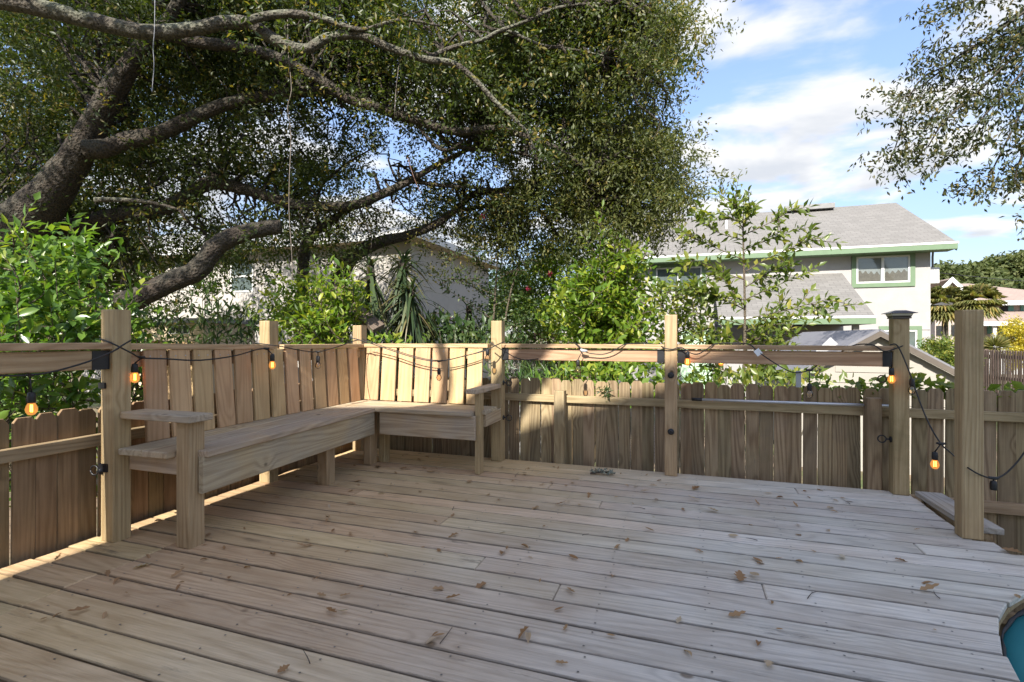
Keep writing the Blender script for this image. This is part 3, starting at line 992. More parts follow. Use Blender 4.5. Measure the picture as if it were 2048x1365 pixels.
# along the back railing
c4 = ATY(1166, 702, 3.95)
cable([PX(978, 684, 4.15), PX(992, 693, 4.12), ATY(1012, 705, 3.93), ATY(1035, 717, 3.965), ATY(1060, 720, 3.965), ATY(1100, 712, 4.09), ATY(1130, 690, 4.09), ATY(1142, 686, 4.02), ATY(1154, 689, 3.97), c4])
cable([c4, ATY(1180, 707, 3.965), ATY(1205, 709, 3.97), ATY(1225, 703, 3.965), ATY(1245, 691, 3.965), ATY(1258, 688, 4.0), ATY(1290, 687, 4.05), ATY(1318, 691, 4.0), ATY(1330, 697, 3.97), ATY(1345, 699, 3.978), ATY(1362, 695, 3.97), ATY(1378, 705, 3.965),
       ATY(1394, 709, 3.965), ATY(1412, 700, 3.965), ATY(1426, 690, 3.97), ATY(1440, 687, 4.02), ATY(1480, 687, 4.04), ATY(1500, 690, 3.975), ATY(1518, 705, 3.95), ATY(1550, 727, 3.94), ATY(1585, 745, 3.95), ATY(1619, 741, 3.95), ATY(1640, 727, 4.07), ATY(1690, 700, 4.09),
       ATY(1712, 690, 4.05), ATY(1745, 690, 3.98), ATY(1768, 703, 3.97), ATY(1790, 698, 3.975), ATY(1806, 692, 3.985)])
b = Bag()
b.tube([c4 + Vector((-0.02, 0, 0.012)), c4, c4 + Vector((0.035, 0, 0.0))], [0.008, 0.014, 0.007], 8, 2)
b.build('connector', M_CONN, lights, True)
bulb(c4 + Vector((-0.012, 0, -0.015)), False, 0.055, tilt=(-0.028, 0), conn=False)
bulb(ATY(1375, 704, 3.965), True, 0.0, conn=False)
bulb(ATY(1442, 705, 4.10), True, 0.0, conn=False)
bulb(ATY(1619, 741, 3.95), False, 0.09)
bulb(ATY(1783, 706, 3.96), True, 0.10, tilt=(0, 0), conn=False)
# tag and clip
M, _ = basis(ATY(1512, 700, 3.945), ATY(1522, 712, 3.945), (0, -1, 0))
v, f = prism_data([(0, -0.02), (0.045, -0.02), (0.045, 0.02), (0, 0.02)], 0.002, 0.0005)
link('paper_tag', mesh('paper_tag', v, f, M_TAGM), lights, M)
b = Bag()
b.box(*[s for a, c in zip(ATY(1592, 775, 3.955), ATY(1602, 742, 3.965)) for s in sorted((a, c))])
b.build('clip', M_CONN, lights)
# from the capped post down to the free post and out of view
c5 = PX(1882, 888, 3.0)
cable([ATY(1780, 690, 3.985), ATY(1795, 692, 3.985), PX(1815, 735, 3.28), PX(1840, 805, 3.2), PX(1860, 852, 3.08), c5, PX(1900, 905, 2.9), PX(1922, 925, 2.70), PX(1945, 942, 2.585), PX(1968, 953, 2.60), PX(1987, 957, 2.6), PX(2008, 950, 2.6), PX(2034, 925, 2.6), PX(2060, 890, 2.6), PX(2130, 800, 2.6)])
bulb(c5, True, 0.05, tilt=(-0.03, 0))
bulb(PX(1824, 758, 3.3), False, 0.0, tilt=(0.0, 0), conn=False)
bulb(PX(1987, 957, 2.6), False, 0.012, glass=False)

# ------------------------------------------------------------------ buildings
def poly(name, pts, mat, parent, thick=0.0):
    """Flat polygon; with thick, a slab going down/back along its normal."""
    P = [Vector(p) for p in pts]
    nr = (P[1] - P[0]).cross(P[2] - P[0]).normalized()
    n = len(P)
    if not thick:
        return link(name, mesh(name, P, [tuple(range(n))], mat), parent)
    Q = [p - nr * thick for p in P]
    f = [tuple(range(n)), tuple(reversed(range(n, 2 * n)))] + [(i, n + i, n + (i + 1) % n, (i + 1) % n) for i in range(n)]
    return link(name, mesh(name, P + Q, f, mat), parent)


def window(parent, x0, x1, z0, z1, y, trim, tw=0.11, panes=2, glass=None, curtain=False, mull=True, horizontal=False):
    """Window in a wall facing -Y whose face is at y."""
    w = Bag()
    if trim:
        for a in ((x0 - tw, x1 + tw, z1, z1 + tw), (x0 - tw, x1 + tw, z0 - tw, z0), (x0 - tw, x0, z0, z1), (x1, x1 + tw, z0, z1)):
            w.box(a[0], a[1], y - 0.04, y + 0.02, a[2], a[3])
        wo_ = w.build('window', trim, parent)
    else:
        w.box(x0 - 0.03, x1 + 0.03, y - 0.005, y + 0.02, z0 - 0.03, z0 - 0.002)
        wo_ = w.build('window', M_WHITE, parent)
    fr = Bag()
    fw = 0.055
    e = 0.003
    for a in ((x0 + e, x1 - e, z1 - fw, z1 - e), (x0 + e, x1 - e, z0 + e, z0 + fw), (x0 + e, x0 + fw, z0 + fw + e, z1 - fw - e), (x1 - fw, x1 - e, z0 + fw + e, z1 - fw - e)):
        fr.box(a[0], a[1], y - 0.028, y + 0.03, a[2], a[3])
    for k in range(1, panes):
        if horizontal:
            zc = z0 + (z1 - z0) * k / panes
            fr.box(x0 + fw + e, x1 - fw - e, y - 0.022, y + 0.03, zc - 0.03, zc + 0.03)
        else:
            xc = x0 + (x1 - x0) * k / panes
            fr.box(xc - 0.04, xc + 0.04, y - 0.022, y + 0.03, z0 + fw + e, z1 - fw - e)
    fr.build('frame', M_WHITE, wo_)
    poly('interior', [(x0 + e, y - 0.004, z0 + e), (x1 - e, y - 0.004, z0 + e), (x1 - e, y - 0.004, z1 - e), (x0 + e, y - 0.004, z1 - e)], glass or M_DARKROOM, wo_)
    for k in range(panes):
        if horizontal:
            a = z0 + (z1 - z0) * k / panes
            c = z0 + (z1 - z0) * (k + 1) / panes
            poly('pane', [(x0 + fw, y - 0.016, a), (x1 - fw, y - 0.016, a), (x1 - fw, y - 0.016, c), (x0 + fw, y - 0.016, c)], M_GLASS, wo_)
        else:
            a = x0 + (x1 - x0) * k / panes + 0.02
            c = x0 + (x1 - x0) * (k + 1) / panes - 0.02
            poly('pane', [(a, y - 0.016, z0 + fw), (c, y - 0.016, z0 + fw), (c, y - 0.016, z1 - fw), (a, y - 0.016, z1 - fw)], M_GLASS, wo_)
            if curtain:
                v, f = [], []
                nn = 32
                for i in range(nn + 1):
                    xx = a + 0.05 + (c - a - 0.1) * i / nn
                    yy = y - 0.0095 + 0.0028 * math.sin(i * 1.9)
                    top = z0 + (z1 - z0) * 0.44 + 0.045 * math.sin(i * 0.75) + 0.16 * ((i / nn) if k == 0 else (1 - i / nn)) * -0.4
                    v += [(xx, yy, z0 + fw + 0.01), (xx, yy, top)]
                    if i:
                        f.append((2 * i - 2, 2 * i, 2 * i + 1, 2 * i - 1))
                link('curtain', mesh('curtain', v, f, M_CURTAIN, True), wo_)
    return wo_


# white house with green trim
WY = 19.4
hw = thing('white_house', (3, 23, GZ), 'two-storey white stucco house with pale green trim and grey shingle roof', 'house', 'houses around the yard')
bw = Bag()
v = [(-2.6, WY, GZ), (7.35, WY, GZ), (7.35, 27.6, GZ), (-2.6, 27.6, GZ), (-2.6, WY, 3.93), (7.35, WY, 3.93), (7.35, 27.6, 3.93), (-2.6, 27.6, 3.93), (-2.6, 23.5, 5.95), (7.35, 23.5, 5.95)]
bw.add(v, [(0, 1, 5, 4), (1, 2, 6, 9, 5), (2, 3, 7, 6), (3, 0, 4, 8, 7)])
bw.build('wall', M_STUCCO, hw)
EY, EZ, RY, RZ = 18.85, 3.93, 23.5, 6.28
roof = poly('roof', [(-3.0, EY, EZ), (7.80, EY, EZ), (7.80, RY, RZ), (-3.0, RY, RZ)], M_SHING, hw, 0.12)
poly('roof', [(7.80, 28.15, EZ), (-3.0, 28.15, EZ), (-3.0, RY + 0.01, RZ), (7.80, RY + 0.01, RZ)], M_SHING, hw, 0.12)
box('drip_edge', -3.02, 7.83, EY - 0.05, EY - 0.006, EZ - 0.055, EZ + 0.012, M_WHITE, hw)
box('fascia', -3.0, 7.81, EY - 0.04, EY - 0.01, EZ - 0.215, EZ - 0.058, M_GREEN, hw)
box('soffit', -2.98, 7.78, EY - 0.008, WY - 0.003, EZ - 0.215, EZ - 0.195, M_GREEN, hw)
# rake boards on the right gable
poly('rake_board', [(7.82, EY + 0.02, EZ - 0.26), (7.82, RY, RZ - 0.26), (7.82, RY, RZ - 0.02), (7.82, EY + 0.02, EZ - 0.02)], M_GREEN, hw, 0.03)
for xa, xb in ((-1.45, 0.05), (3.85, 5.6)):
    box('ridge_vent', xa, xb, RY - 0.55, RY - 0.18, RZ - 0.13, RZ + 0.07, M_RIDGE, hw)
tube('vent_pipe', [(1.55, 21.6, 5.1), (1.55, 21.6, 5.65)], 0.05, M_WHITE, hw, 8, 1)
def wz(py, px):
    p = ATY(px, py, WY)
    return p.x, p.z
xa, za = wz(568, 1712); xb, zb = wz(510, 1820)
window(hw, xa, xb, za, zb, WY, M_GREEN, 0.13, 2, M_GLASS, True)
xa, za = wz(576, 1312); xb, zb = wz(533, 1404)
window(hw, xa, xb, za, zb, WY, M_GREEN, 0.13, 2, M_PALEGLASS)
xa, za = wz(720, 1766); xb, zb = wz(660, 1834)
window(hw, xa, xb, za, zb, WY, M_GREEN, 0.12, 1, M_PALEGLASS)
xa, za = wz(760, 1362); xb, zb = wz(662, 1424)
dg = box('garage_door', xa, xb, WY - 0.05, WY - 0.004, GZ, zb, plain('pale_green_paint', (0.42, 0.58, 0.42), 0.6), hw)
# storey band and downpipe
box('band', 5.35, 7.34, WY - 0.02, WY - 0.003, 1.27, 1.31, M_STUCCO, hw)
tube('downpipe', [(1.0, WY - 0.06, 1.5), (1.0, WY - 0.06, GZ)], 0.05, M_GREYSTUCCO, hw, 8, 1)
# lean-to wing in front
PY = 16.4
poly('porch_roof', [(0.95, PY - 0.1, 1.62), (4.93, PY - 0.1, 1.62), (4.93, WY - 0.01, 3.16), (0.95, WY - 0.01, 3.16)], M_SHING, hw, 0.1)
box('porch_drip_edge', 0.94, 4.94, PY - 0.16, PY - 0.105, 1.565, 1.63, M_WHITE, hw)
box('porch_fascia', 0.95, 4.935, PY - 0.15, PY - 0.11, 1.40, 1.562, M_GREEN, hw)
poly('porch_side', [(4.91, PY + 0.1, 1.40), (4.91, WY - 0.02, 1.40), (4.91, WY - 0.02, 3.02), (4.91, PY + 0.1, 1.58)], M_GREYSTUCCO, hw, 0.03)
box('porch_wall', 1.0, 4.55, WY - 0.35, WY - 0.1, GZ, 1.4, M_GREYSTUCCO, hw)
box('porch_post', 4.45, 4.6, PY + 0.05, PY + 0.2, GZ, 1.4, M_GREYSTUCCO, hw)
box('porch_post', 1.02, 1.17, PY + 0.05, PY + 0.2, GZ, 1.4, M_GREYSTUCCO, hw)
box('low_wall', 1.18, 4.44, PY + 0.06, PY + 0.18, GZ, 0.72, M_STUCCO, hw)
# meter box on the corner
box('meter_box', 7.36, 7.62, WY + 0.1, WY + 0.4, 2.75, 3.25, M_WHITE, hw)
tube('service_mast', [(7.5, WY + 0.25, 3.26), (7.52, WY + 0.25, 3.9), (7.7, WY + 0.2, 4.15)], 0.03, M_RIDGE, hw, 6, 2)
tube('power_line', sag(PX(1876, 546, 16.2), PX(2300, 560, 40), 0.35, 8), 0.012, M_CABLE, hw, 5, 2)

# cream hip-roofed house
CXR, CYF = -6.85, 12.05
hc = thing('cream_house', (-14, 17, GZ), 'cream stucco house with a hipped grey roof behind the oak and yuccas', 'house', 'houses around the yard')
bw = Bag()
x0, x1, y0, y1 = -21.0, CXR - 0.42, CYF + 0.42, 18.4
bw.add([(x0, y0, GZ), (x1, y0, GZ), (x1, y1, GZ), (x0, y1, GZ), (x0, y0, 3.83), (x1, y0, 3.83), (x1, y1, 3.83), (x0, y1, 3.83)], [(0, 1, 5, 4), (1, 2, 6, 5), (2, 3, 7, 6), (3, 0, 4, 7)])
bw.build('wall', M_BEIGE, hc)
e0, e1, f0, f1 = -21.4, CXR, CYF, 18.8
rz, ez = 5.35, 3.92
ry = (f0 + f1) / 2
rx = e1 - (f1 - f0) / 2
poly('roof', [(e0, f0, ez), (e1, f0, ez), (rx, ry, rz), (e0, ry, rz)], M_SHING2, hc, 0.1)
poly('roof', [(e1 + 0.002, f0, ez), (e1 + 0.002, f1, ez), (rx, ry, rz)], M_SHING2, hc, 0.1)
poly('roof', [(e1, f1, ez), (e0, f1, ez), (e0, ry, rz), (rx, ry, rz)], M_SHING2, hc, 0.1)
box('fascia', e0, e1 + 0.02, f0 - 0.035, f0 - 0.008, ez - 0.19, ez + 0.01, M_WHITE, hc)
box('fascia', e1 + 0.008, e1 + 0.035, f0, f1, ez - 0.19, ez + 0.01, M_WHITE, hc)
box('soffit', e0, e1, f0 - 0.006, f0 + 0.415, ez - 0.2, ez - 0.17, M_TAN, hc)
box('soffit', x1 + 0.003, e1, f0 + 0.42, f1, ez - 0.2, ez - 0.17, M_TAN, hc)
for (pa, pb) in (((462, 586), (508, 520)), ((352, 576), (408, 512))):
    a = ATY(pa[0], pa[1], y0)
    c = ATY(pb[0], pb[1], y0)
    window(hc, a.x, c.x, a.z, c.z, y0, None, 0.1, 2, M_PALEGLASS, horizontal=True)
for s in ((470, 690, 575, 640),):
    a = ATY(s[0], s[1], y0)
# low garden room beyond the fence
gr = thing('garden_room', (-8.2, 9.6, GZ), 'low tan garden room with small panes glimpsed between thick post and short post', 'shed')
a = ATY(330, 690, 9.0)
c = ATY(402, 640, 9.0)
bw = Bag()
bw.box(a.x - 1.6, c.x, 9.05, 10.6, GZ, c.z - 0.08)
bw.build('wall', M_TAN, gr)
box('roof_edge', a.x - 1.8, c.x + 0.12, 8.92, 10.7, c.z - 0.075, c.z + 0.04, M_RIDGE, gr)
for i in range(3):
    w0 = a.x + 0.1 + i * 0.24
    fo = box('window', w0 - 0.02, w0 + 0.2, 9.025, 9.045, c.z - 0.34, c.z - 0.12, M_WHITE, gr)
    poly('pane', [(w0, 9.02, c.z - 0.32), (w0 + 0.18, 9.02, c.z - 0.32), (w0 + 0.18, 9.02, c.z - 0.14), (w0, 9.02, c.z - 0.14)], M_DARKROOM, fo)

# garden shed
SY = 9.44
sh = thing('garden_shed', (2.9, 10.5, GZ), 'pale beige garden shed with brown gable edge and grey roof behind the solar cap post', 'shed')
rxx, rzz, hwid, ezz, sy1 = 2.89, 1.135, 1.25, 0.36, 14.6
bw = Bag()
bw.add([(rxx - hwid + 0.1, SY, GZ), (rxx + hwid - 0.1, SY, GZ), (rxx + hwid - 0.1, SY, ezz + 0.02), (rxx, SY, rzz - 0.08), (rxx - hwid + 0.1, SY, ezz + 0.02),
        (rxx - hwid + 0.1, sy1, GZ), (rxx + hwid - 0.1, sy1, GZ), (rxx + hwid - 0.1, sy1, ezz + 0.02), (rxx, sy1, rzz - 0.08), (rxx - hwid + 0.1, sy1, ezz + 0.02)],
       [(0, 1, 2, 3, 4), (1, 6, 7, 2), (6, 5, 9, 8, 7), (5, 0, 4, 9)])
bw.build('wall', M_SHEDWALL, sh)
poly('roof', [(rxx - hwid, SY - 0.08, ezz), (rxx - 0.002, SY - 0.08, rzz), (rxx - 0.002, sy1 + 0.1, rzz), (rxx - hwid, sy1 + 0.1, ezz)][::-1], M_SHEDROOF, sh, 0.04)
poly('roof', [(rxx + hwid, SY - 0.08, ezz), (rxx + 0.002, SY - 0.08, rzz), (rxx + 0.002, sy1 + 0.1, rzz), (rxx + hwid, sy1 + 0.1, ezz)], M_SHEDROOF, sh, 0.04)
for sx in (-1, 1):
    poly('gable_trim', [(rxx, SY - 0.10, rzz + 0.005), (rxx + sx * (hwid + 0.03), SY - 0.10, ezz - 0.012), (rxx + sx * (hwid + 0.03), SY - 0.10, ezz - 0.10), (rxx, SY - 0.10, rzz - 0.085)][::-sx], M_SHEDTRIM, sh, -0.03 * 1)
for i in range(5):
    zq = ezz - 0.1 + 0.17 * i - 0.3
    hw_ = min(hwid - 0.12, (rzz - 0.12 - zq) / ((rzz - ezz) / hwid)) - 0.02
    box('siding_board', rxx - hw_, rxx + hw_, SY - 0.012, SY - 0.002, zq - 0.16, zq - 0.006, M_SHEDWALL, sh)

# pink-roofed house far off
FY = 40.0
def FP(px, py, Y=None):
    return ATY(px, py, Y or FY)
fh = thing('pink_house', FP(2000, 720), 'far pink stucco house with pale pink roof beyond the palms', 'house', 'houses around the yard')
a, c = FP(1870, 720), FP(2160, 598)
bw = Bag()
bw.box(a.x, c.x, FY, FY + 9, GZ - 0.5, c.z)
bw.build('wall', M_PINKWALL, fh)
ed = FP(1890, 600)
ri = FP(1990, 568)
zr = FP(1990, 566, FY + 4.5).z
poly('roof', [(a.x - 1, FY - 0.6, c.z - 0.1), (c.x + 1, FY - 0.6, c.z - 0.1), (c.x - 3.5, FY + 4.5, zr), (a.x + 0.5, FY + 4.5, zr)], M_SHING3, fh, 0.15)
box('fascia', a.x - 1.02, c.x + 1, FY - 0.68, FY - 0.62, c.z - 0.35, c.z - 0.08, M_WHITE, fh)
# cross gable
g0, g1, gt = FP(1872, 598, 38.6), FP(1926, 598, 38.6), FP(1899, 562, 38.6)
poly('gable', [(g0.x, 38.6, g0.z), (g1.x, 38.6, g1.z), (gt.x, 38.6, gt.z)], M_PINKWALL, fh, 0.1)
poly('roof', [(gt.x, 38.3, gt.z + 0.15), (g1.x + 0.5, 38.3, g1.z - 0.1), (g1.x + 0.5, 43, g1.z - 0.1), (gt.x, 44, gt.z + 0.15)][::-1], M_SHING3, fh, -0.15)
poly('rake_board', [(gt.x, 38.25, gt.z + 0.2), (gt.x, 38.25, gt.z - 0.12), (g1.x + 0.5, 38.25, g1.z - 0.4), (g1.x + 0.5, 38.25, g1.z - 0.05)], M_WHITE, fh, -0.06)
poly('rake_board', [(gt.x - 0.01, 38.25, gt.z + 0.2), (gt.x - 0.01, 38.25, gt.z - 0.12), (g0.x - 0.5, 38.25, g0.z - 0.4), (g0.x - 0.5, 38.25, g0.z - 0.05)][::-1], M_WHITE, fh, -0.06)
q0, q1 = FP(1950, 645, 37.5), FP(2160, 645, 37.5)
poly('porch_roof', [(q0.x, 37.5, q0.z), (q1.x, 37.5, q0.z), (q1.x, FY - 0.02, q0.z + 0.75), (q0.x, FY - 0.02, q0.z + 0.75)], M_SHING3, fh, 0.12)
box('porch_fascia', q0.x, q1.x, 37.42, 37.48, q0.z - 0.22, q0.z + 0.02, M_WHITE, fh)
for px0, px1, py0, py1, m_ in ((2000, 2014, 625, 604, M_DARKROOM), (2015, 2026, 625, 602, M_TEAL), (1974, 1985, 668, 650, M_TEAL), (1998, 2020, 690, 650, M_TEAL), (1872, 1890, 672, 652, M_DARKROOM), (1902, 1916, 672, 650, M_DARKROOM), (2040, 2046, 632, 604, M_TEAL)):
    w0, w1 = FP(px0, py0), FP(px1, py1)
    box('shutter' if m_ is M_TEAL else 'window', w0.x, w1.x, FY - 0.08, FY - 0.01, w0.z, w1.z, m_, fh)
for px0 in (1987, 2024):
    w0 = FP(px0, 700, 37.6)
    box('porch_post', w0.x, w0.x + 0.16, 37.6, 37.76, GZ - 0.5, q0.z - 0.23, M_WHITE, fh)
bw = Bag()
for i in range(14):
    w0 = FP(1972 + i * 6, 712, 36.5)
    bw.box(w0.x, w0.x + 0.08, 36.5, 36.58, GZ - 0.5, FP(2000, 690, 36.5).z)
w0, w1 = FP(1968, 690, 36.4), FP(2056, 690, 36.4)
bw.box(w0.x, w1.x, 36.42, 36.49, w0.z - 0.05, w0.z + 0.05)
bw.box(w0.x, w1.x, 36.42, 36.49, w0.z - 0.75, w0.z - 0.65)
bw.build('porch_railing', M_WHITE, fh)

# dark slatted fence at the far right, grey slatted fence in the middle
def slat_fence(p0, p1, ztop, zb, pitch, w, mat, label, rails, seed=1, npost=2, pm=None):
    rng = random.Random(seed)
    p0, p1 = Vector(p0), Vector(p1)
    t = thing('slat_fence', (p0 + p1) / 2 + Vector((0, 0, zb)), label, 'fence', 'slatted fences')
    d = p1 - p0
    L = d.length
    d.normalize()
    nr = Vector((d.y, -d.x, 0))
    me = None
    for i in range(int(L / pitch)):
        c = p0 + d * i * pitch + Vector((0, 0, zb)) + nr * rng.uniform(-0.004, 0.0)
        M, _ = basis(c, c + Vector((0, 0, 1)), nr)
        if me is None:
            v, f = prism_data([(0, -w / 2), (ztop - zb, -w / 2), (ztop - zb, w / 2), (0, w / 2)], 0.018, 0.002)
            me = mesh('slat', v, f, mat)
        link('slat', me, t, M)
    for z in rails:
        board('fence_rail', p0 + Vector((0, 0, z)) - nr * 0.022, p1 + Vector((0, 0, z)) - nr * 0.022, 0.09, 0.04, nr, mat, t)
    for i in range(npost):
        c = p0 + d * (L * i / max(1, npost - 1)) - nr * 0.065
        M, _ = basis(c + Vector((0, 0, zb)), c + Vector((0, 0, ztop)), nr)
        v, f = prism_data([(0, -0.045), (ztop - zb + 0.02, -0.045), (ztop - zb + 0.02, 0.045), (0, 0.045)], 0.09, 0.003)
        link('fence_post', mesh('fence_post', v, f, pm or mat), t, M)
    return t


M_DKFENCE = wood('dark_fence_wood', (0.17, 0.125, 0.11), (0.09, 0.065, 0.055), var=0.12)
a, c = PX(1962, 700, 14.0), PX(2150, 708, 11.2)
slat_fence((a.x, a.y, 0), (c.x, c.y, 0), 0.69, GZ, 0.085, 0.05, M_DKFENCE, 'dark brown slatted fence in front of the pink house', [0.52, -0.05, -0.8], 3, 3)
a, c = PX(985, 690, 9.3), PX(1117, 690, 9.0)
slat_fence((a.x, a.y, 0), (c.x, c.y, 0), 0.92, GZ, 0.046, 0.034, M_GREYFENCE, 'silver grey fence of narrow slats below the pink parasol', [0.6, -0.2], 4, 3, M_POST)
a, c = PX(1122, 690, 8.9), PX(1180, 690, 8.6)
slat_fence((a.x, a.y, 0), (c.x, c.y, 0), 0.85, GZ, 0.10, 0.098, M_FENCE_L, 'short brown board fence behind the bare hanging bulb', [0.6], 5, 2)
a, c = PX(300, 690, 7.8), PX(405, 690, 7.4)
picket_fence((a.x, a.y, 0), (c.x, c.y, 0), (0.1, -1, 0), 0.985, GZ, 0.145, 0.14, M_SLAT, 'sunlit orange picket tops behind the bench, under the garden room', [(0.7, 0.08)], [], seed=9)

# pink parasol, turquoise chair, white board, leaning plank
pb = PX(1087, 690, 10.5)
um = thing('parasol', (pb.x, pb.y, GZ), 'small pink parasol on a white pole showing above the grey fence', 'parasol')
tube('pole', [(pb.x, pb.y, GZ), (pb.x, pb.y, PX(1087, 658, 10.5).z)], 0.02, M_WHITE, um, 8, 1)
b = Bag()
zc = PX(1087, 664, 10.5).z
v, f = [(pb.x, pb.y, zc)], []
for i in range(10):
    a = 2 * math.pi * i / 10
    v.append((pb.x + 0.34 * math.cos(a), pb.y + 0.34 * math.sin(a), zc - 0.06))
for i in range(10):
    a = 2 * math.pi * i / 10
    v.append((pb.x + 0.62 * math.cos(a), pb.y + 0.62 * math.sin(a), zc - 0.15 + (0.02 if i % 2 else 0)))
for i in range(10):
    j = (i + 1) % 10
    f += [(0, 1 + i, 1 + j), (1 + i, 11 + i, 11 + j, 1 + j)]
link('canopy', mesh('canopy', v, f, M_PINKU), um)
tq = PX(757, 700, 6.9)
ch = thing('lounge_chair', (tq.x, tq.y, GZ), 'turquoise plastic chair half hidden behind the yucca trunks', 'chair')
for i in range(5):
    xx = tq.x - 0.22 + 0.105 * i
    board('back_slat', (xx, tq.y, -0.2), (xx + 0.01 * (i - 2), tq.y + 0.2, 0.98 - 0.03 * abs(i - 2)), 0.09, 0.02, (0, -1, 0.2), M_TURQ, ch)
for i in range(4):
    board('seat_slat', (tq.x - 0.27, tq.y - 0.05 - 0.12 * i, -0.24 + 0.02 * i), (tq.x + 0.27, tq.y - 0.05 - 0.12 * i, -0.24 + 0.02 * i), 0.1, 0.02, (0, 0, 1), M_TURQ, ch)
for sx in (-0.29, 0.29):
    box('leg', tq.x + sx - 0.02, tq.x + sx + 0.02, tq.y - 0.5, tq.y - 0.42, GZ, 0.05, M_TURQ, ch)
    box('leg', tq.x + sx - 0.02, tq.x + sx + 0.02, tq.y + 0.1, tq.y + 0.18, GZ, 0.05, M_TURQ, ch)
    box('armrest', tq.x + sx - 0.06, tq.x + sx + 0.06, tq.y - 0.52, tq.y + 0.2, 0.052, 0.075, M_TURQ, ch)
lp = thing('leaning_plank', PX(740, 640, 6.0), 'dark weathered plank leaning down out of the bright shrub beside the yucca', 'plank')
board('plank_face', PX(660, 575, 6.1), PX(758, 654, 5.8), 0.17, 0.06, (-0.2, -0.35, 0.9), M_OLDBOARD, lp)
tube('prop', [PX(690, 606, 6.03), PX(692, 690, 6.03), (PX(692, 690, 6.03).x, PX(692, 690, 6.03).y, GZ)], 0.03, M_OLDBOARD, lp, 6, 1)
wb = thing('white_board', PX(1650, 690, 8.6), 'white sheet leaning in front of the shed roof', 'board')
a, c, d_ = PX(1622, 712, 8.4), PX(1660, 676, 8.6), PX(1682, 696, 8.7)
poly('sheet', [a, PX(1612, 820, 8.4), PX(1690, 820, 8.7), d_, c][::-1], M_WHITE, wb, 0.02)

# unseen house inferred from its shadow; distance, height and pitch set to admit skylight
hb = thing('shadow_house', (0.5, -11, GZ), 'unseen house inferred from its shadow, its height and roof shaped for the light', 'house', 'houses around the yard')
HYB = -7.0
OFF = SUN_AZ * (4.2 - HYB)
TE = math.tan(R(SUN_EL))


def edge_z(xf):
    """Height at the gable plane whose shadow meets the fence plane on the measured roof line."""
    return 0.25 + (xf + 1.43) * 0.34 + (4.2 - HYB) * TE


xl = -2.80 - OFF
rid = 3.7
zl, zr_ = edge_z(-2.80), edge_z(rid + OFF)
bw = Bag()
bw.add([(xl + 0.25, HYB - 0.3, GZ), (rid - 0.1, HYB - 0.3, GZ), (rid - 0.1, HYB - 0.3, zr_ - 0.2), (xl + 0.25, HYB - 0.3, zl - 0.1),
        (xl + 0.25, -15, GZ), (rid - 0.1, -15, GZ), (rid - 0.1, -15, zr_ - 0.2), (xl + 0.25, -15, zl - 0.1)],
       [(0, 1, 2, 3), (1, 5, 6, 2), (5, 4, 7, 6), (4, 0, 3, 7)])
bw.build('wall', M_SIDING, hb)
poly('roof', [(xl, HYB, zl), (rid, HYB, zr_), (rid, -15.3, zr_), (xl, -15.3, zl)][::-1], M_SHING, hb, 0.15)
for wx, wzz in ((-1.4, 1.2), (1.2, 1.2), (-0.6, 4.0), (2.2, 4.0), (-0.6, 6.9), (2.2, 6.9)):
    window(hb, wx - 0.5, wx + 0.5, wzz - 0.7, wzz + 0.6, HYB - 0.25, M_WHITE, 0.1, 1, M_GLASS)

# ------------------------------------------------------------------ foliage tools
def unit(a):
    return a / (np.linalg.norm(a, axis=-1, keepdims=True) + 1e-9)


def leaf_arrays(P, A, Nn, L, W, fold=0.22, mid=0.45):
    """Leaves from base points P along axes A with normals Nn: folded four-corner blades of two triangles."""
    n = len(P)
    A = unit(A)
    B = unit(np.cross(Nn, A))
    Nn = np.cross(A, B)
    L = np.broadcast_to(np.asarray(L, float), (n,))[:, None]
    W = np.broadcast_to(np.asarray(W, float), (n,))[:, None]
    m = P + A * L * mid
    up = Nn * W * fold
    V = np.stack([P, m + B * W / 2 + up, P + A * L, m - B * W / 2 + up], 1).reshape(-1, 3)
    i = np.arange(n)[:, None] * 4
    F = np.concatenate([i + np.array([[0, 2, 1]]), i + np.array([[0, 3, 2]])], 0)
    return V, F


class Leaves:
    def __init__(self):
        self.V, self.F, self.C, self.n = [], [], [], 0

    def add(self, V, F, var):
        self.V.append(V)
        self.F.append(F + self.n)
        self.C.append(var)
        self.n += len(V)

    def leaves(self, g, P, A, Nn, L, W, fold=0.22, var=None):
        V, F = leaf_arrays(P, A, Nn, L, W, fold)
        c = g.random(len(P)) if var is None else var
        self.add(V, F, np.repeat(c, 4))

    def build(self, name, mat, parent, kind=None):
        me = np_mesh(name, np.concatenate(self.V), np.concatenate(self.F), mat, np.concatenate(self.C))
        return link(name, me, parent, None, kind)


def sprays(lv, g, centers, per, rad, L, W, droop=0.25, shade=None):
    """Twig sprays: leaves set along short twigs around each centre."""
    n = len(centers)
    t = unit(g.normal(size=(n, 3)) * np.array([1, 1, 0.5]) + np.array([0, 0, -droop]))
    s = g.uniform(-0.9, 1.0, (n, per, 1))
    off = t[:, None, :] * s * rad + g.normal(size=(n, per, 3)) * rad * 0.30
    P = (centers[:, None, :] + off).reshape(-1, 3)
    A = (t[:, None, :] * 0.7 + g.normal(size=(n, per, 3)) * 0.75 + np.array([0, 0, -droop])).reshape(-1, 3)
    Nn = (g.normal(size=(n, per, 3)) * 0.75 + np.array([0, -0.15, 0.8])).reshape(-1, 3)
    k = len(P)
    var = np.clip(np.repeat(g.random(n), per) * 0.45 + g.random(k) * 0.55, 0, 0.999)
    lv.leaves(g, P, A, Nn, L * g.uniform(0.65, 1.25, k), W * g.uniform(0.7, 1.2, k), 0.22, var)


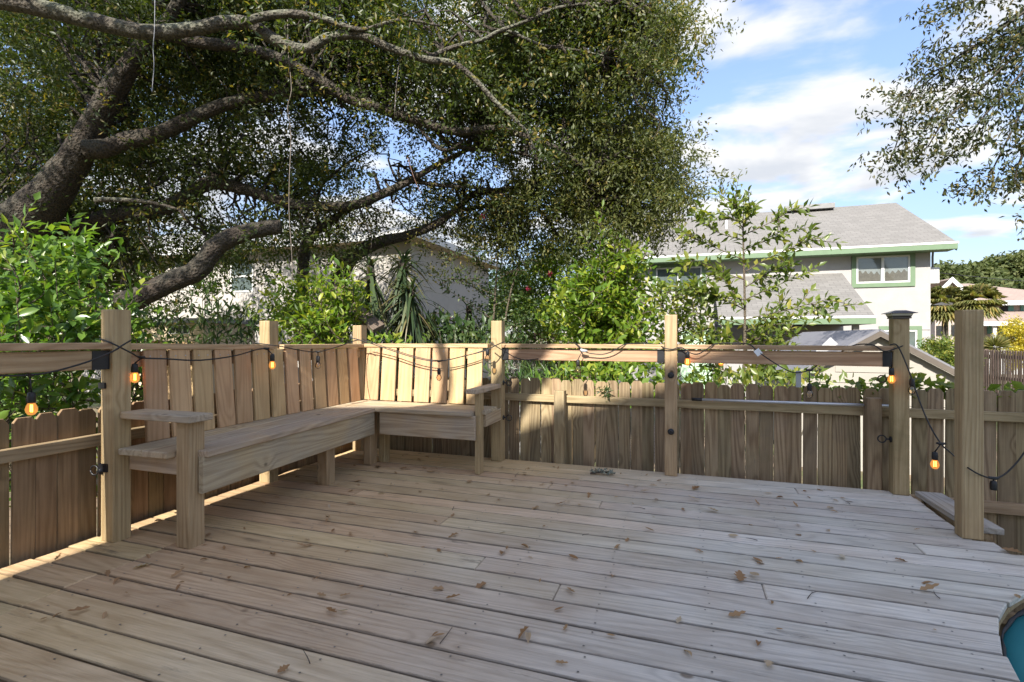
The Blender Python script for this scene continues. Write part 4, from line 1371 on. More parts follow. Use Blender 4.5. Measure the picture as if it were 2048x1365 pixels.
def px_np(px, py, d):
    px, py, d = np.asarray(px, float), np.asarray(py, float), np.asarray(d, float)
    xr = (px - CX) / F_PX * d
    return np.stack([_c * xr - _s * d, _s * xr + _c * d, CAMZ - (py - HY) / F_PX * d], -1)


def clump_centers(g, px, py, rx, ry, d0, d1, n, per=11, spread=0.3):
    """n spray centres gathered in loose clumps filling the cone section seen at (px, py)."""
    m = max(1, n // per)
    a = g.random(m) * 2 * np.pi
    r = np.sqrt(g.random(m))
    d = g.uniform(d0, d1, m)
    c = px_np(px + rx * r * np.cos(a), py + ry * r * np.sin(a), d)
    return (c[:, None, :] + g.normal(size=(m, per, 3)) * spread * np.array([1, 1, 0.55])).reshape(-1, 3)


def twig_net(bag, g, anchors, targets, r0=0.014, n=5, wob=0.12, seg=5):
    """Thin wandering branches from the nearest anchor to each target."""
    A = np.asarray(anchors)
    for T in targets:
        dd = np.linalg.norm(A - T, axis=1)
        k = np.argsort(dd)[g.integers(0, 4)]
        a = A[k]
        L = dd[k]
        if L < 0.15 or L > 2.6:
            continue
        pts = [a + (T - a) * i / seg + (g.normal(size=3) * wob * L * 0.35 if 0 < i < seg else 0) + np.array([0, 0, 0.10 * L * math.sin(math.pi * i / seg)]) for i in range(seg + 1)]
        rr = r0 * min(1.0, 0.45 + L / 2.5)
        bag.tube(pts, [rr * (1 - 0.8 * i / seg) + 0.0015 for i in range(seg + 1)], n, 2)


# ------------------------------------------------------------------ the big live oak
def limb_pts(px, dep):
    n = len(px)
    if not hasattr(dep, '__len__'):
        dep = (dep, dep)
    out, rad = [], []
    for i, (x, y, r) in enumerate(px):
        d = dep[0] + (dep[1] - dep[0]) * i / (n - 1)
        out.append(PX(x, y, d))
        rad.append(r * d / F_PX * 0.78)
    return out, rad


oak_base = PX(-30, 560, 6.3)
oak = thing('oak_tree', (oak_base.x, oak_base.y, GZ), 'huge spreading live oak with dark twisting limbs filling the upper left', 'tree', 'oaks over the deck')
rb_ = random.Random(21)
anch = []
LIMBS = [
    ('trunk', [(-40, 900, 95), (-30, 760, 85), (-15, 600, 78), (15, 490, 66), (85, 405, 48), (148, 322, 36), (204, 222, 30), (252, 142, 26), (298, 86, 20), (340, 36, 16), (380, -40, 13), (430, -130, 9)], (6.5, 5.6), M_BARK, 14),
    ('limb', [(172, 300, 24), (215, 296, 23), (258, 281, 21), (327, 264, 19), (400, 230, 17), (455, 208, 15), (530, 193, 14), (612, 184, 13), (688, 188, 13), (763, 218, 13), (828, 240, 12), (913, 264, 10), (993, 257, 9), (1063, 279, 7), (1120, 300, 5), (1180, 345, 3)], (5.9, 6.6), M_BARK, 10),
    ('limb', [(-160, -40, 24), (-60, -10, 23), (45, 9, 22), (113, 24, 21), (182, 42, 20), (254, 59, 19), (318, 65, 18), (386, 58, 17), (454, 46, 17), (500, 49, 16), (545, 77, 15), (609, 100, 14), (655, 76, 12), (720, 71, 11), (777, 95, 10), (850, 119, 9), (908, 128, 8), (950, 160, 7), (993, 206, 6), (1044, 253, 4.5), (1070, 300, 3)], (4.6, 5.6), M_BARK_L, 10),
    ('limb', [(480, 46, 11), (560, 28, 10), (640, 36, 9), (720, 60, 6), (800, 40, 4), (880, 52, 3)], (4.9, 5.4), M_BARK_L, 8),
    ('limb', [(330, 70, 15), (400, 85, 15), (480, 95, 14), (560, 118, 14), (640, 160, 13), (700, 200, 12), (762, 217, 12)], (5.6, 6.1), M_BARK, 9),
    ('limb', [(-10, 470, 34), (70, 465, 28), (159, 455, 24), (227, 433, 21), (327, 419, 19), (395, 378, 18), (432, 367, 17), (500, 382, 15), (575, 406, 14), (631, 413, 13), (702, 412, 13), (763, 390, 11), (819, 362, 9), (875, 330, 7), (931, 302, 5), (1000, 280, 3)], (6.6, 6.9), M_BARK, 10),
    ('limb', [(150, 660, 32), (205, 625, 30), (273, 597, 28), (341, 565, 26), (395, 541, 25), (428, 498, 24), (462, 476, 23), (500, 463, 21), (540, 456, 19), (562, 455, 18)], (5.4, 5.6), M_BARK, 12),
    ('limb', [(190, 400, 7), (240, 400, 6), (300, 405, 5), (360, 420, 3)], (5.9, 6.0), M_BARK_L, 7),
    ('limb', [(820, 362, 6), (890, 372, 5), (960, 376, 4), (1020, 392, 3), (1080, 385, 2)], (6.9, 7.2), M_BARK, 6),
    ('limb', [(850, 119, 6), (905, 95, 6), (965, 80, 5), (1010, 62, 5), (1080, 90, 4), (1150, 100, 3), (1240, 120, 2)], (5.6, 6.2), M_BARK_L, 7),
    ('limb', [(1000, 62, 5), (1060, 40, 4), (1120, 15, 4), (1200, 8, 3), (1290, 20, 2)], (5.8, 6.3), M_BARK_L, 6),
    ('limb', [(870, 262, 6), (905, 290, 6), (960, 300, 5), (1030, 305, 4), (1100, 330, 3), (1170, 380, 2.5), (1230, 450, 2)], (6.5, 7.0), M_BARK, 6),
    ('limb', [(830, 243, 5), (868, 290, 5), (900, 300, 4), (940, 270, 3)], (6.4, 6.5), M_BARK, 6),
]
for nm, pts, dep, m_, nn in LIMBS:
    p, r = limb_pts(pts, dep)
    v, f = tube_data(p, r, nn, 4, 0.07, rb_)
    link(nm, mesh(nm, v, f, m_, True), oak)
    q = catmull([list(a) for a in p], 3)
    anch += [x for x in q if x[2] > 2.0]
gk = np.random.default_rng(5)
crown = Leaves()
CL = [  # px, py, rx, ry, d0, d1, sprays
    (120, 240, 230, 290, 6.6, 9.0, 1100), (100, 520, 200, 130, 7.0, 8.6, 420), (330, 160, 230, 200, 6.4, 8.6, 620),
    (600, 70, 330, 120, 5.8, 8.2, 700), (900, 60, 300, 110, 5.9, 8.4, 600), (1165, 90, 175, 150, 6.0, 8.6, 480),
    (560, 260, 190, 110, 6.6, 8.8, 230), (330, 470, 180, 70, 6.6, 8.4, 170), (560, 420, 150, 70, 6.8, 8.4, 100),
    (760, 150, 250, 90, 6.4, 8.4, 220), (800, 330, 240, 100, 6.8, 8.6, 95), (1010, 200, 160, 130, 6.2, 8.4, 330),
    (500, 520, 170, 35, 6.6, 7.8, 60), (700, 470, 120, 40, 6.8, 7.8, 45), (920, 440, 110, 50, 7.2, 8.2, 75), (400, -10, 420, 50, 5.7, 7.0, 260), (240, 620, 90, 60, 6.4, 7.6, 80),
]
for c in CL:
    cc = clump_centers(gk, *c)
    sprays(crown, gk, cc, 40, 0.2, 0.07, 0.029)
# sprays hanging along the limbs
lim = np.array(anch)
sel = lim[gk.integers(0, len(lim), 260)] + gk.normal(size=(260, 3)) * np.array([0.22, 0.2, 0.16]) + np.array([0, 0.2, 0.16])
sprays(crown, gk, sel, 20, 0.2, 0.062, 0.026)
fsel = lim[gk.integers(0, len(lim), 130)]
fdir = unit(np.array([0.0, 0.0, CAMZ]) - fsel)
sprays(crown, gk, fsel + fdir * gk.uniform(0.15, 0.5, (130, 1)) + gk.normal(size=(130, 3)) * 0.25, 26, 0.18, 0.068, 0.028)
# back layer closing the view at the left
bk = np.concatenate([clump_centers(gk, 110, 250, 230, 300, 9.0, 11.0, 520), clump_centers(gk, 90, 540, 160, 110, 8.6, 10.0, 260), clump_centers(gk, 420, 120, 200, 150, 8.8, 10.5, 260), clump_centers(gk, 1150, 150, 200, 170, 8.8, 10.5, 260)])
sprays(crown, gk, bk, 30, 0.34, 0.115, 0.055)
# canopy reaching on over the frame edge
oc = np.stack([gk.uniform(-10, -3.8, 300), gk.uniform(1.5, 7.0, 300), gk.uniform(5.4, 8.0, 300)], -1)
oc = oc[oc[:, 2] > 0.9 * np.abs(oc[:, 1]) * 0 + 5.4]
sprays(crown, gk, oc, 36, 0.3, 0.07, 0.03)
oc = np.stack([gk.uniform(-10, -4.4, 520), gk.uniform(-3.0, 2.5, 520), gk.uniform(5.2, 8.2, 520)], -1)  # unseen sunward leaf block, added to shade the trunk and limbs
sprays(crown, gk, oc, 30, 0.42, 0.11, 0.05)
crown.build('crown', M_OAK, oak)
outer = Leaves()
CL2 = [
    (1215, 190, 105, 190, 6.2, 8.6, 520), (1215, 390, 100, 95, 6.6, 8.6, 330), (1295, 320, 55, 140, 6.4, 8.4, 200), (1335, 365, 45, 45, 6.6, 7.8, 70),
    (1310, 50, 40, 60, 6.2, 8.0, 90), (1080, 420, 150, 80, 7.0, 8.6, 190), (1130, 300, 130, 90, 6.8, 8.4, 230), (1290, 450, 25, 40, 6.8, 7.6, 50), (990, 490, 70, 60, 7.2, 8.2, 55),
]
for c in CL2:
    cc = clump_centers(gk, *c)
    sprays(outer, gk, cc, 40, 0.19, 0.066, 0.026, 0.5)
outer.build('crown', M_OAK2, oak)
tb = Bag()
tg = np.concatenate([clump_centers(gk, *(c[:6] + (max(14, c[6] // 9),)), per=1, spread=0.1) for c in CL + CL2])
twig_net(tb, gk, lim, tg, 0.022, 4, 0.2)
tb.build('twigs', M_BARK, oak, True, 'stuff')

# second leaning trunk of the oak group, nearer the cream house
o2b = PX(655, 690, 7.6)
oak2 = thing('oak_tree', (o2b.x, o2b.y, GZ), 'smaller leaning oak trunk forking in front of the cream house wall', 'tree', 'oaks over the deck')
for pts, dep, nn in (([(660, 900, 26), (662, 700, 24), (670, 600, 22), (690, 535, 20), (715, 505, 18), (763, 484, 15), (819, 470, 12), (875, 447, 10), (913, 418, 9), (946, 390, 8), (997, 381, 7), (1044, 371, 5), (1105, 348, 4), (1160, 320, 2.5)], (7.5, 7.3), 10),
                     ([(606, 690, 18), (605, 600, 16), (608, 512, 14), (620, 480, 12), (640, 456, 11), (678, 432, 9), (706, 415, 7)], (7.3, 6.9), 9),
                     ([(905, 425, 6), (970, 413, 5), (1050, 417, 4.5), (1125, 413, 3), (1190, 430, 2)], (7.3, 7.5), 6),
                     ([(1055, 417, 4), (1085, 425, 4), (1115, 470, 3.5), (1157, 490, 2.5), (1200, 530, 2)], (7.4, 7.4), 6),
                     ([(640, 456, 6), (632, 420, 5), (645, 370, 4), (690, 330, 3), (740, 300, 2)], (7.1, 7.1), 6)):
    p, r = limb_pts(pts, dep)
    v, f = tube_data(p, r, nn, 4, 0.07, rb_)
    link('trunk' if nn == 10 else 'limb', mesh('limb', v, f, M_BARK, True), oak2)
lv = Leaves()
for c in ((760, 395, 110, 45, 6.9, 8.0, 45), (960, 395, 120, 50, 7.0, 8.0, 80), (660, 440, 90, 45, 6.8, 7.8, 60), (1040, 470, 90, 50, 7.0, 8.0, 60), (880, 500, 40, 30, 7.0, 7.5, 14)):
    sprays(lv, gk, clump_centers(gk, *c), 34, 0.22, 0.06, 0.025)
lv.build('crown', M_OAK2, oak2)

# hanging strands in the oak
for i, (pts, d, lab) in enumerate((
        ([(575, 40), (577, 110), (583, 180), (575, 215), (582, 270), (579, 350), (578, 420), (583, 500), (586, 560)], 5.3, 'long pale aerial strand hanging down in front of the left house'),
        ([(826, 20), (815, 70), (800, 120), (792, 180), (789, 235)], 5.4, 'thin pale strand hanging in the middle of the oak'),
        ([(815, 315), (826, 350), (836, 375), (844, 388)], 5.5, 'short reddish twig dangling below the middle limb'),
        ([(310, -20), (309, 60), (306, 95), (308, 130), (304, 185)], 4.2, 'frayed whitish cord dangling from the lichen covered limb'))):
    o = tube('hanging_strand', [PX(x, y, d) for x, y in pts], [0.0042, 0.0032, 0.004, 0.0032][i:i + 1] * len(pts), plain('strand_%d' % i, [(0.17, 0.14, 0.115), (0.16, 0.13, 0.11), (0.15, 0.08, 0.055), (0.25, 0.255, 0.28)][i], 0.8, 0, 0.3, 30), None, 5, 3)
    tag(o, lab, 'strand')

# neighbouring oak whose branch hangs in from the right
tr = thing('oak_tree', (10.5, 7.5, GZ), 'oak outside the right edge whose drooping branches hang into the blue sky', 'tree', 'oaks over the deck')
p_, r_ = [Vector(q) for q in ((10.5, 7.5, GZ), (10.4, 7.4, 2.0), (10.0, 7.2, 4.4), (9.0, 6.9, 6.2), (7.6, 6.6, 6.6))], [0.3, 0.25, 0.2, 0.14, 0.08]
v, f = tube_data(p_, r_, 10, 4, 0.06, rb_)
link('trunk', mesh('trunk', v, f, M_BARK, True), tr)
start = Vector((7.6, 6.6, 6.6))
rlv = Leaves()
tbb = Bag()
BR = [([(2200, -120), (2090, -10), (2000, 60), (1920, 110), (1860, 160), (1800, 200), (1752, 235)], 6.4),
      ([(2200, -120), (2120, 20), (2040, 100), (1960, 180), (1890, 240), (1850, 300), (1815, 300)], 6.2),
      ([(2180, -100), (2110, 60), (2040, 150), (1970, 230), (1925, 290), (1892, 318)], 6.0),
      ([(2180, -80), (2120, 80), (2060, 190), (2020, 270), (1985, 340), (1968, 375)], 6.1),
      ([(2180, -40), (2130, 120), (2075, 240), (2040, 320), (2020, 400)], 6.0),
      ([(2150, -120), (2060, -60), (1990, -20), (1920, 5), (1880, 12)], 6.3),
      ([(2150, -60), (2060, 10), (1980, 70), (1900, 130), (1830, 170), (1790, 300), (1775, 318)], 6.6),
      ([(2200, 60), (2140, 200), (2080, 300), (2050, 360)], 6.1),
      ([(2190, -60), (2100, 30), (2030, 60), (1960, 90), (1900, 95), (1850, 110)], 6.5),
      ([(2190, -90), (2110, -20), (2060, 40), (2000, 130), (1940, 160), (1880, 215), (1850, 250)], 6.3)]
for pts, d in BR:
    q = catmull([list(PX(x, y, d + gk.uniform(-0.2, 0.2))) for x, y in pts], 5)
    tbb.tube([tuple(x) for x in q[::3]], [0.02 * (1 - i / (len(q) / 3 + 1)) + 0.002 for i in range(len(q[::3]))], 5, 2)
    k0 = int(len(q) * 0.18)
    cent = np.repeat(q[k0:], 3, 0)
    cent = cent + gk.normal(size=cent.shape) * np.array([0.17, 0.17, 0.14]) + np.array([0, 0, -0.05])
    cent = cent[gk.random(len(cent)) < 0.72]
    sprays(rlv, gk, cent, 20, 0.14, 0.072, 0.029, 0.6)
rlv.build('crown', leafmat('shaded_oak_leaves', (0.016, 0.03, 0.014), (0.05, 0.062, 0.022), (0.17, 0.13, 0.04), 0.2, 0.5, 0.35), tr)  # shade of the branch undersides is put into these darker leaf colours
tbb.build('twigs', M_BARK, tr, True, 'stuff')


tk = thing('oak_tree', (-5.2, -3.0, GZ), 'unseen oak added behind the deck so its bare limbs throw shadows on the bench', 'tree', 'oaks over the deck')  # added out of view; its limbs stand in for an unknown shadow caster
for nm, pts, rr in (('trunk', [(-5.2, -3.0, GZ), (-5.0, -3.0, 1.5), (-4.6, -3.0, 3.6), (-3.6, -3.0, 4.9)], [0.24, 0.2, 0.17, 0.13]),
                    ('limb', [(-3.7, -3.0, 4.8), (-2.6, -3.0, 5.25), (-1.82, -3.0, 5.86), (-1.5, -3.0, 6.3), (-1.12, -3.0, 6.72), (-0.4, -3.0, 7.2), (0.4, -3.0, 7.5)], [0.13, 0.12, 0.115, 0.11, 0.1, 0.07, 0.03]),
                    ('limb', [(-2.35, -3.0, 5.42), (-2.17, -3.0, 5.8), (-2.13, -3.0, 6.1), (-2.22, -3.0, 6.5), (-2.2, -3.0, 7.1)], [0.07, 0.06, 0.055, 0.05, 0.03])):
    v, f = tube_data(pts, rr, 9, 4, 0.05, rb_)
    link(nm, mesh(nm, v, f, M_BARK, True), tk)

# ------------------------------------------------------------------ shrubs with leaves one can pick apart
def leaf_shape(name, L, W, mat, curl=0.12, fold=0.18, lobes=None, n=4):
    """A single leaf of real outline: midrib and two half blades."""
    v, f = [], []
    for i in range(n + 1):
        s = i / n
        w = W / 2 * (math.sin(math.pi * min(1, s * 0.94 + 0.06)) ** 0.75 if 0 < i < n else (0.12 if i == 0 else 0.02))
        if lobes:
            w *= lobes[i]
        z = -curl * L * s * s
        v += [(s * L, 0, z), (s * L, w, z + fold * w * 2), (s * L, -w, z + fold * w * 2)]
        if i:
            a, c = 3 * (i - 1), 3 * i
            f += [(a, c, c + 1, a + 1), (a, a + 2, c + 2, c)]
    return mesh(name, v, f, mat, True)


def place_leaf(me, p, a, nrm, s, parent, name='leaf'):
    a = Vector(a).normalized()
    nrm = Vector(nrm)
    y = nrm.cross(a)
    if y.length < 1e-3:
        y = Vector((0, 1, 0)).cross(a)
    y.normalize()
    z = a.cross(y)
    M = Matrix((a * s, y * s, z * s)).transposed().to_4x4()
    M.translation = Vector(p)
    return link(name, me, parent, M)


def stem_points(stems, g, gap, jit=0.35):
    """Leaf seats along stems: (point, direction, stem tangent)."""
    out = []
    for q in stems:
        q = np.asarray(q)
        seg = np.linalg.norm(np.diff(q, axis=0), axis=1)
        tot = seg.sum()
        s = gap * 0.5
        k = 0
        phi = g.random() * 6.28
        while s < tot:
            acc, i = 0.0, 0
            while i < len(seg) - 1 and acc + seg[i] < s:
                acc += seg[i]
                i += 1
            t = unit(q[i + 1] - q[i])
            p = q[i] + t * (s - acc)
            phi += 2.4 + g.normal() * 0.3
            a = unit(np.cross(t, [0.3, 0.2, 0.93]) + 1e-6)
            b_ = np.cross(t, a)
            side = a * math.cos(phi) + b_ * math.sin(phi)
            out.append((p, unit(side * 0.9 + t * 0.6 + g.normal(size=3) * jit * 0.5), t))
            s += gap * g.uniform(0.7, 1.3)
        out.append((q[-1], unit(q[-1] - q[-2]), unit(q[-1] - q[-2])))
    return out


def shrub(name, loc, label, stems, mat, L, W, gap, seed, nparts, meshes, cat='shrub', group=None, stem_r=0.008, fill=None, upw=0.5):
    """stems: polylines; the nparts leaves nearest the camera are parts, the rest one mass."""
    g = np.random.default_rng(seed)
    t = thing(name, loc, label, cat, group)
    b = Bag()
    for q in stems:
        n = len(q)
        b.tube([tuple(x) for x in q], [stem_r * (1 - 0.75 * i / (n - 1)) for i in range(n)], 5, 2)
    b.build('stems', M_STEM, t, True)
    seats = stem_points(stems, g, gap)
    cam_ = np.array([0, 0, CAMZ])
    seats.sort(key=lambda s: np.linalg.norm(s[0] - cam_) + (0.0 if s[0][2] > 0.2 else 3.0))
    if len(seats) > nparts:
        near, rest = seats[:nparts], seats[nparts:]
    else:
        near, rest = seats, []
    for (p, a, tt) in near:
        nr = g.normal(size=3) * 0.5 + np.array([0, -0.25, 0.8])
        place_leaf(meshes[g.integers(0, len(meshes))], p, a + np.array([0, 0, upw * 0.2]), nr, g.uniform(0.65, 1.2), t)
    lv = Leaves()
    if rest:
        P = np.array([s[0] for s in rest])
        A = np.array([s[1] for s in rest])
        lv.leaves(g, P, A, g.normal(size=(len(P), 3)) * 0.5 + np.array([0, -0.25, 0.8]), L * g.uniform(0.65, 1.2, len(P)), W * g.uniform(0.7, 1.15, len(P)))
    if fill is not None:
        sprays(lv, g, fill, 16, L * 2.2, L, W, 0.1)
    if lv.V:
        lv.build('foliage', mat, t, 'stuff')
    return t


def stem_line(g, a, c, bend=0.12, n=6):
    a, c = np.array(a, float), np.array(c, float)
    L = np.linalg.norm(c - a)
    o = g.normal(size=3) * bend * L
    return np.array([a + (c - a) * i / n + o * math.sin(math.pi * i / n) * np.array([1, 1, 0.3]) for i in range(n + 1)])


gs = np.random.default_rng(17)
ML = [leaf_shape('leaf', 0.092, 0.042, M_GLOSSY, 0.10 + 0.06 * i) for i in range(3)]
# left glossy shrub behind the left fence
stems = []
tips = [(70, 402, 3.3), (140, 452, 3.4), (185, 498, 3.5), (265, 592, 3.7), (250, 618, 3.5), (20, 452, 3.2), (-50, 440, 3.3), (110, 520, 3.2), (60, 500, 3.1), (200, 570, 3.4), (160, 600, 3.3), (30, 560, 3.0), (-20, 530, 3.1),
        (100, 610, 3.1), (180, 650, 3.3), (60, 660, 3.0), (10, 650, 2.95), (130, 690, 3.15), (190, 720, 3.25), (40, 740, 3.0), (100, 760, 3.05), (160, 780, 3.2), (0, 790, 3.0), (230, 660, 3.6), (285, 690, 3.8), (240, 740, 3.5), (-80, 560, 3.1), (-120, 640, 3.0), (-60, 700, 2.95)]
for (x, y, d) in tips:
    T = PX(x, y, d)
    B0 = Vector((T.x * 1.02 - 0.1 + gs.normal() * 0.12, T.y + 0.15 + gs.normal() * 0.12, max(GZ + 0.3, T.z - gs.uniform(0.7, 1.1))))
    main = stem_line(gs, B0, T, 0.08)
    stems.append(main)
    for k in range(4):
        i = gs.integers(1, 6)
        s0 = main[i]
        dr = unit(gs.normal(size=3) * np.array([1, 0.7, 0.4]) + np.array([0, -0.2, 0.45]))
        stems.append(stem_line(gs, s0, s0 + dr * gs.uniform(0.14, 0.34), 0.1, 4))
fx = clump_centers(gs, 70, 690, 190, 120, 3.35, 3.9, 150, 5, 0.12)
fx2 = clump_centers(gs, 60, 570, 150, 110, 3.4, 3.9, 90, 5, 0.12)
lsh = PX(70, 700, 3.4)
shrub('glossy_shrub', (lsh.x, lsh.y, GZ), 'bright glossy-leaved shrub growing over the left fence beside the thick post', stems, M_GLOSSY, 0.09, 0.04, 0.034, 31, 300, ML, stem_r=0.007, fill=np.concatenate([fx, fx2]))

# sunlit shrub behind the bench
stems = []
for k in range(46):
    a = gs.uniform(0, 2 * math.pi)
    r = math.sqrt(gs.random())
    T = PX(638 + 92 * r * math.cos(a), 605 + 82 * r * math.sin(a) - 4, gs.uniform(5.3, 6.3))
    B0 = PX(640 + gs.normal() * 25, 740, 5.9)
    stems.append(stem_line(gs, B0 + (T - B0) * 0.45, T, 0.1))
    s0 = stems[-1][3]
    for _k in range(2):
        stems.append(stem_line(gs, s0, s0 + unit(gs.normal(size=3) + np.array([0, -0.3, 0.4])) * gs.uniform(0.15, 0.35), 0.1, 4))
b0 = PX(640, 720, 5.9)
ML2 = [leaf_shape('leaf', 0.095, 0.038, M_LIME, 0.1 + 0.08 * i) for i in range(3)]
shrub('sunlit_shrub', (b0.x, b0.y, GZ), 'sunlit yellow-green shrub rising behind the long bench back', stems, M_LIME, 0.09, 0.036, 0.042, 32, 300, ML2, fill=clump_centers(gs, 638, 625, 80, 75, 5.7, 6.4, 140, 5, 0.14))

# bright green tree behind the back railing
stems = []
for k in range(80):
    a = gs.uniform(0, 2 * math.pi)
    r = math.sqrt(gs.random())
    x, y = 1215 + 105 * r * math.cos(a), 610 + 125 * r * math.sin(a)
    x += (y - 600) * -0.05
    T = PX(x, y, gs.uniform(6.0, 7.3))
    c0_ = PX(1225 + gs.normal() * 18, min(760, y + gs.uniform(30, 110)), 6.7)
    stems.append(stem_line(gs, c0_, T, 0.1))
    for _k in range(2):
        s0 = stems[-1][3]
        stems.append(stem_line(gs, s0, s0 + unit(gs.normal(size=3) + np.array([0, -0.3, 0.3])) * gs.uniform(0.2, 0.42), 0.1, 4))
for tip in ((1205, 415, 6.5), (1195, 440, 6.4), (1225, 470, 6.6), (1165, 470, 6.5), (1270, 495, 6.6)):
    stems.append(stem_line(gs, PX(1222, 600, 6.6), PX(*tip), 0.05))
b0 = PX(1225, 740, 6.7)
ML3 = [leaf_shape('leaf', 0.12, 0.05, M_LIME, 0.1 + 0.08 * i) for i in range(3)]
bt = shrub('bright_green_tree', (b0.x, b0.y, GZ), 'bushy bright green young tree behind the railing, left of the middle post', stems, M_LIME, 0.115, 0.048, 0.038, 33, 300, ML3, 'tree', 'young trees behind the fence', 0.012,
           fill=np.concatenate([clump_centers(gs, 1215, 620, 95, 115, 6.5, 7.4, 210, 5, 0.16)]))
tube('trunk', [(b0.x, b0.y, GZ), tuple(PX(1222, 640, 6.7)), tuple(PX(1215, 520, 6.6))], [0.035, 0.022, 0.01], M_STEM, bt, 7, 3)
# paler feathery tree left of it
b0 = PX(1090, 740, 8.2)
ft = thing('feathery_tree', (b0.x, b0.y, GZ), 'yellow-green feathery tree between the knotty post and the bright young tree', 'tree', 'young trees behind the fence')
lv = Leaves()
sprays(lv, gs, clump_centers(gs, 1110, 590, 85, 90, 7.9, 9.2, 380, 6, 0.22), 34, 0.2, 0.062, 0.03, 0.1)
sprays(lv, gs, clump_centers(gs, 1130, 500, 60, 60, 7.9, 9.0, 110, 6, 0.2), 30, 0.2, 0.06, 0.028, 0.1)
lv.build('crown', M_LIME, ft)
tube('trunk', [(b0.x, b0.y, GZ), tuple(PX(1100, 640, 8.3)), tuple(PX(1110, 540, 8.4)), tuple(PX(1120, 470, 8.4))], [0.05, 0.035, 0.02, 0.008], M_STEM, ft, 7, 3)

# thin-leaved saplings between the bright tree and the slender one
stems = []
for k in range(26):
    x, y = gs.uniform(1310, 1440), gs.uniform(560, 715)
    d = gs.uniform(5.9, 6.8)
    c0_ = PX(1320 + (x - 1320) * 0.35 + gs.normal() * 8, y + gs.uniform(20, 60), 6.4)
    m = stem_line(gs, c0_, PX(x, y, d), 0.08)
    stems.append(m)
    for _k in range(3):
        s0 = m[gs.integers(2, 6)]
        stems.append(stem_line(gs, s0, s0 + unit(gs.normal(size=3) + np.array([0.3, -0.3, 0.2])) * gs.uniform(0.15, 0.32), 0.08, 4))
b0 = PX(1335, 740, 6.4)
t2 = shrub('young_tree', (b0.x, b0.y, GZ), 'loose young tree directly behind the middle post, between bright tree and sapling', stems, M_SAP, 0.10, 0.044, 0.042, 41, 220, [leaf_shape('leaf', 0.105, 0.046, M_SAP, 0.1 + 0.1 * i) for i in range(3)], 'tree', 'young trees behind the fence', 0.006)
tube('trunk', [(b0.x, b0.y, GZ), tuple(PX(1338, 690, 6.4)), tuple(PX(1345, 600, 6.4))], [0.02, 0.014, 0.006], M_STEM, t2, 6, 3)

# crape myrtle with tiered branches
b0 = PX(985, 740, 7.4)
stems = []
for (x0_, y0_, x1_, y1_) in ((985, 700, 872, 612), (985, 640, 878, 570), (988, 600, 905, 540), (990, 560, 940, 500), (985, 700, 900, 650), (992, 560, 1060, 520), (990, 610, 1070, 580), (988, 660, 1065, 640), (990, 520, 1000, 470), (985, 700, 1040, 680), (985, 690, 930, 690), (990, 590, 950, 560)):
    d = 7.3 + gs.uniform(-0.4, 0.5)
    m = stem_line(gs, PX(x0_, y0_, 7.4), PX(x1_, y1_, d), 0.06)
    stems.append(m)
    for k in range(7):
        s0 = m[gs.integers(2, 7)]
        stems.append(stem_line(gs, s0, s0 + unit(gs.normal(size=3) * np.array([1, 1, 0.25])) * gs.uniform(0.12, 0.34), 0.08, 4))
cm = shrub('crape_myrtle', (b0.x, b0.y, GZ), 'dark tiered crape myrtle with red flower heads before the cream house corner', stems, M_DARKLEAF, 0.065, 0.034, 0.026, 34, 0, [], 'tree', 'young trees behind the fence', 0.008,
           fill=clump_centers(gs, 1030, 620, 60, 95, 7.2, 8.2, 190, 6, 0.16))
for pth in ([(985, 900), (984, 700), (990, 600), (996, 500), (1000, 470)], [(1010, 900), (1005, 700), (1018, 600), (1035, 540)]):
    tube('trunk', [tuple(PX(x, y, 7.45)) for x, y in pth], [0.022, 0.018, 0.014, 0.009, 0.005][:len(pth)], M_STEM, cm, 6, 3)
for (x, y, d) in ((1100, 548, 7.2), (1056, 577, 7.3), (965, 434, 7.0), (897, 638, 7.2)):
    lv = Leaves()
    c = np.array(PX(x, y, d))
    n_ = 30
    dirs = unit(gs.normal(size=(n_, 3)))
    lv.leaves(gs, c + dirs * 0.02 * gs.random((n_, 1)), dirs, gs.normal(size=(n_, 3)), 0.034, 0.022)
    lv.build('flower_head', M_PINK, cm)

# slender sapling with single leaves against the white house
stems = []
trunk = [(1487, 800), (1488, 740), (1490, 640), (1488, 540), (1486, 460), (1487, 418), (1488, 396)]
D = 5.6
tq_ = catmull([list(PX(x, y, D)) for x, y in trunk], 3)
stems.append(tq_[len(tq_) // 2:])
for (x0_, y0_, x1_, y1_) in ((1487, 440, 1474, 412), (1487, 450, 1506, 418), (1487, 460, 1450, 430), (1488, 470, 1585, 420), (1487, 480, 1400, 440), (1488, 500, 1600, 455), (1487, 520, 1370, 470), (1489, 545, 1620, 480), (1489, 560, 1390, 520), (1490, 575, 1575, 515), (1490, 600, 1352, 575),
                             (1490, 600, 1620, 545), (1490, 620, 1400, 580), (1490, 640, 1650, 600), (1490, 650, 1365, 620), (1490, 665, 1560, 620), (1490, 680, 1685, 612), (1489, 690, 1400, 650), (1489, 700, 1600, 660), (1489, 720, 1420, 690), (1489, 730, 1560, 700), (1488, 745, 1640, 742), (1488, 750, 1440, 740), (1488, 755, 1530, 735), (1488, 700, 1540, 650), (1488, 610, 1450, 560)):
    d = D + gs.uniform(-0.45, 0.45)
    m = stem_line(gs, PX(x0_, y0_, D), PX(x1_, y1_, d), 0.05)
    stems.append(m)
    for k in range(5):
        s0 = m[gs.integers(2, 7)]
        stems.append(stem_line(gs, s0, s0 + unit((m[-1] - m[0]) / np.linalg.norm(m[-1] - m[0]) + gs.normal(size=3) * 0.6) * gs.uniform(0.14, 0.3), 0.06, 4))
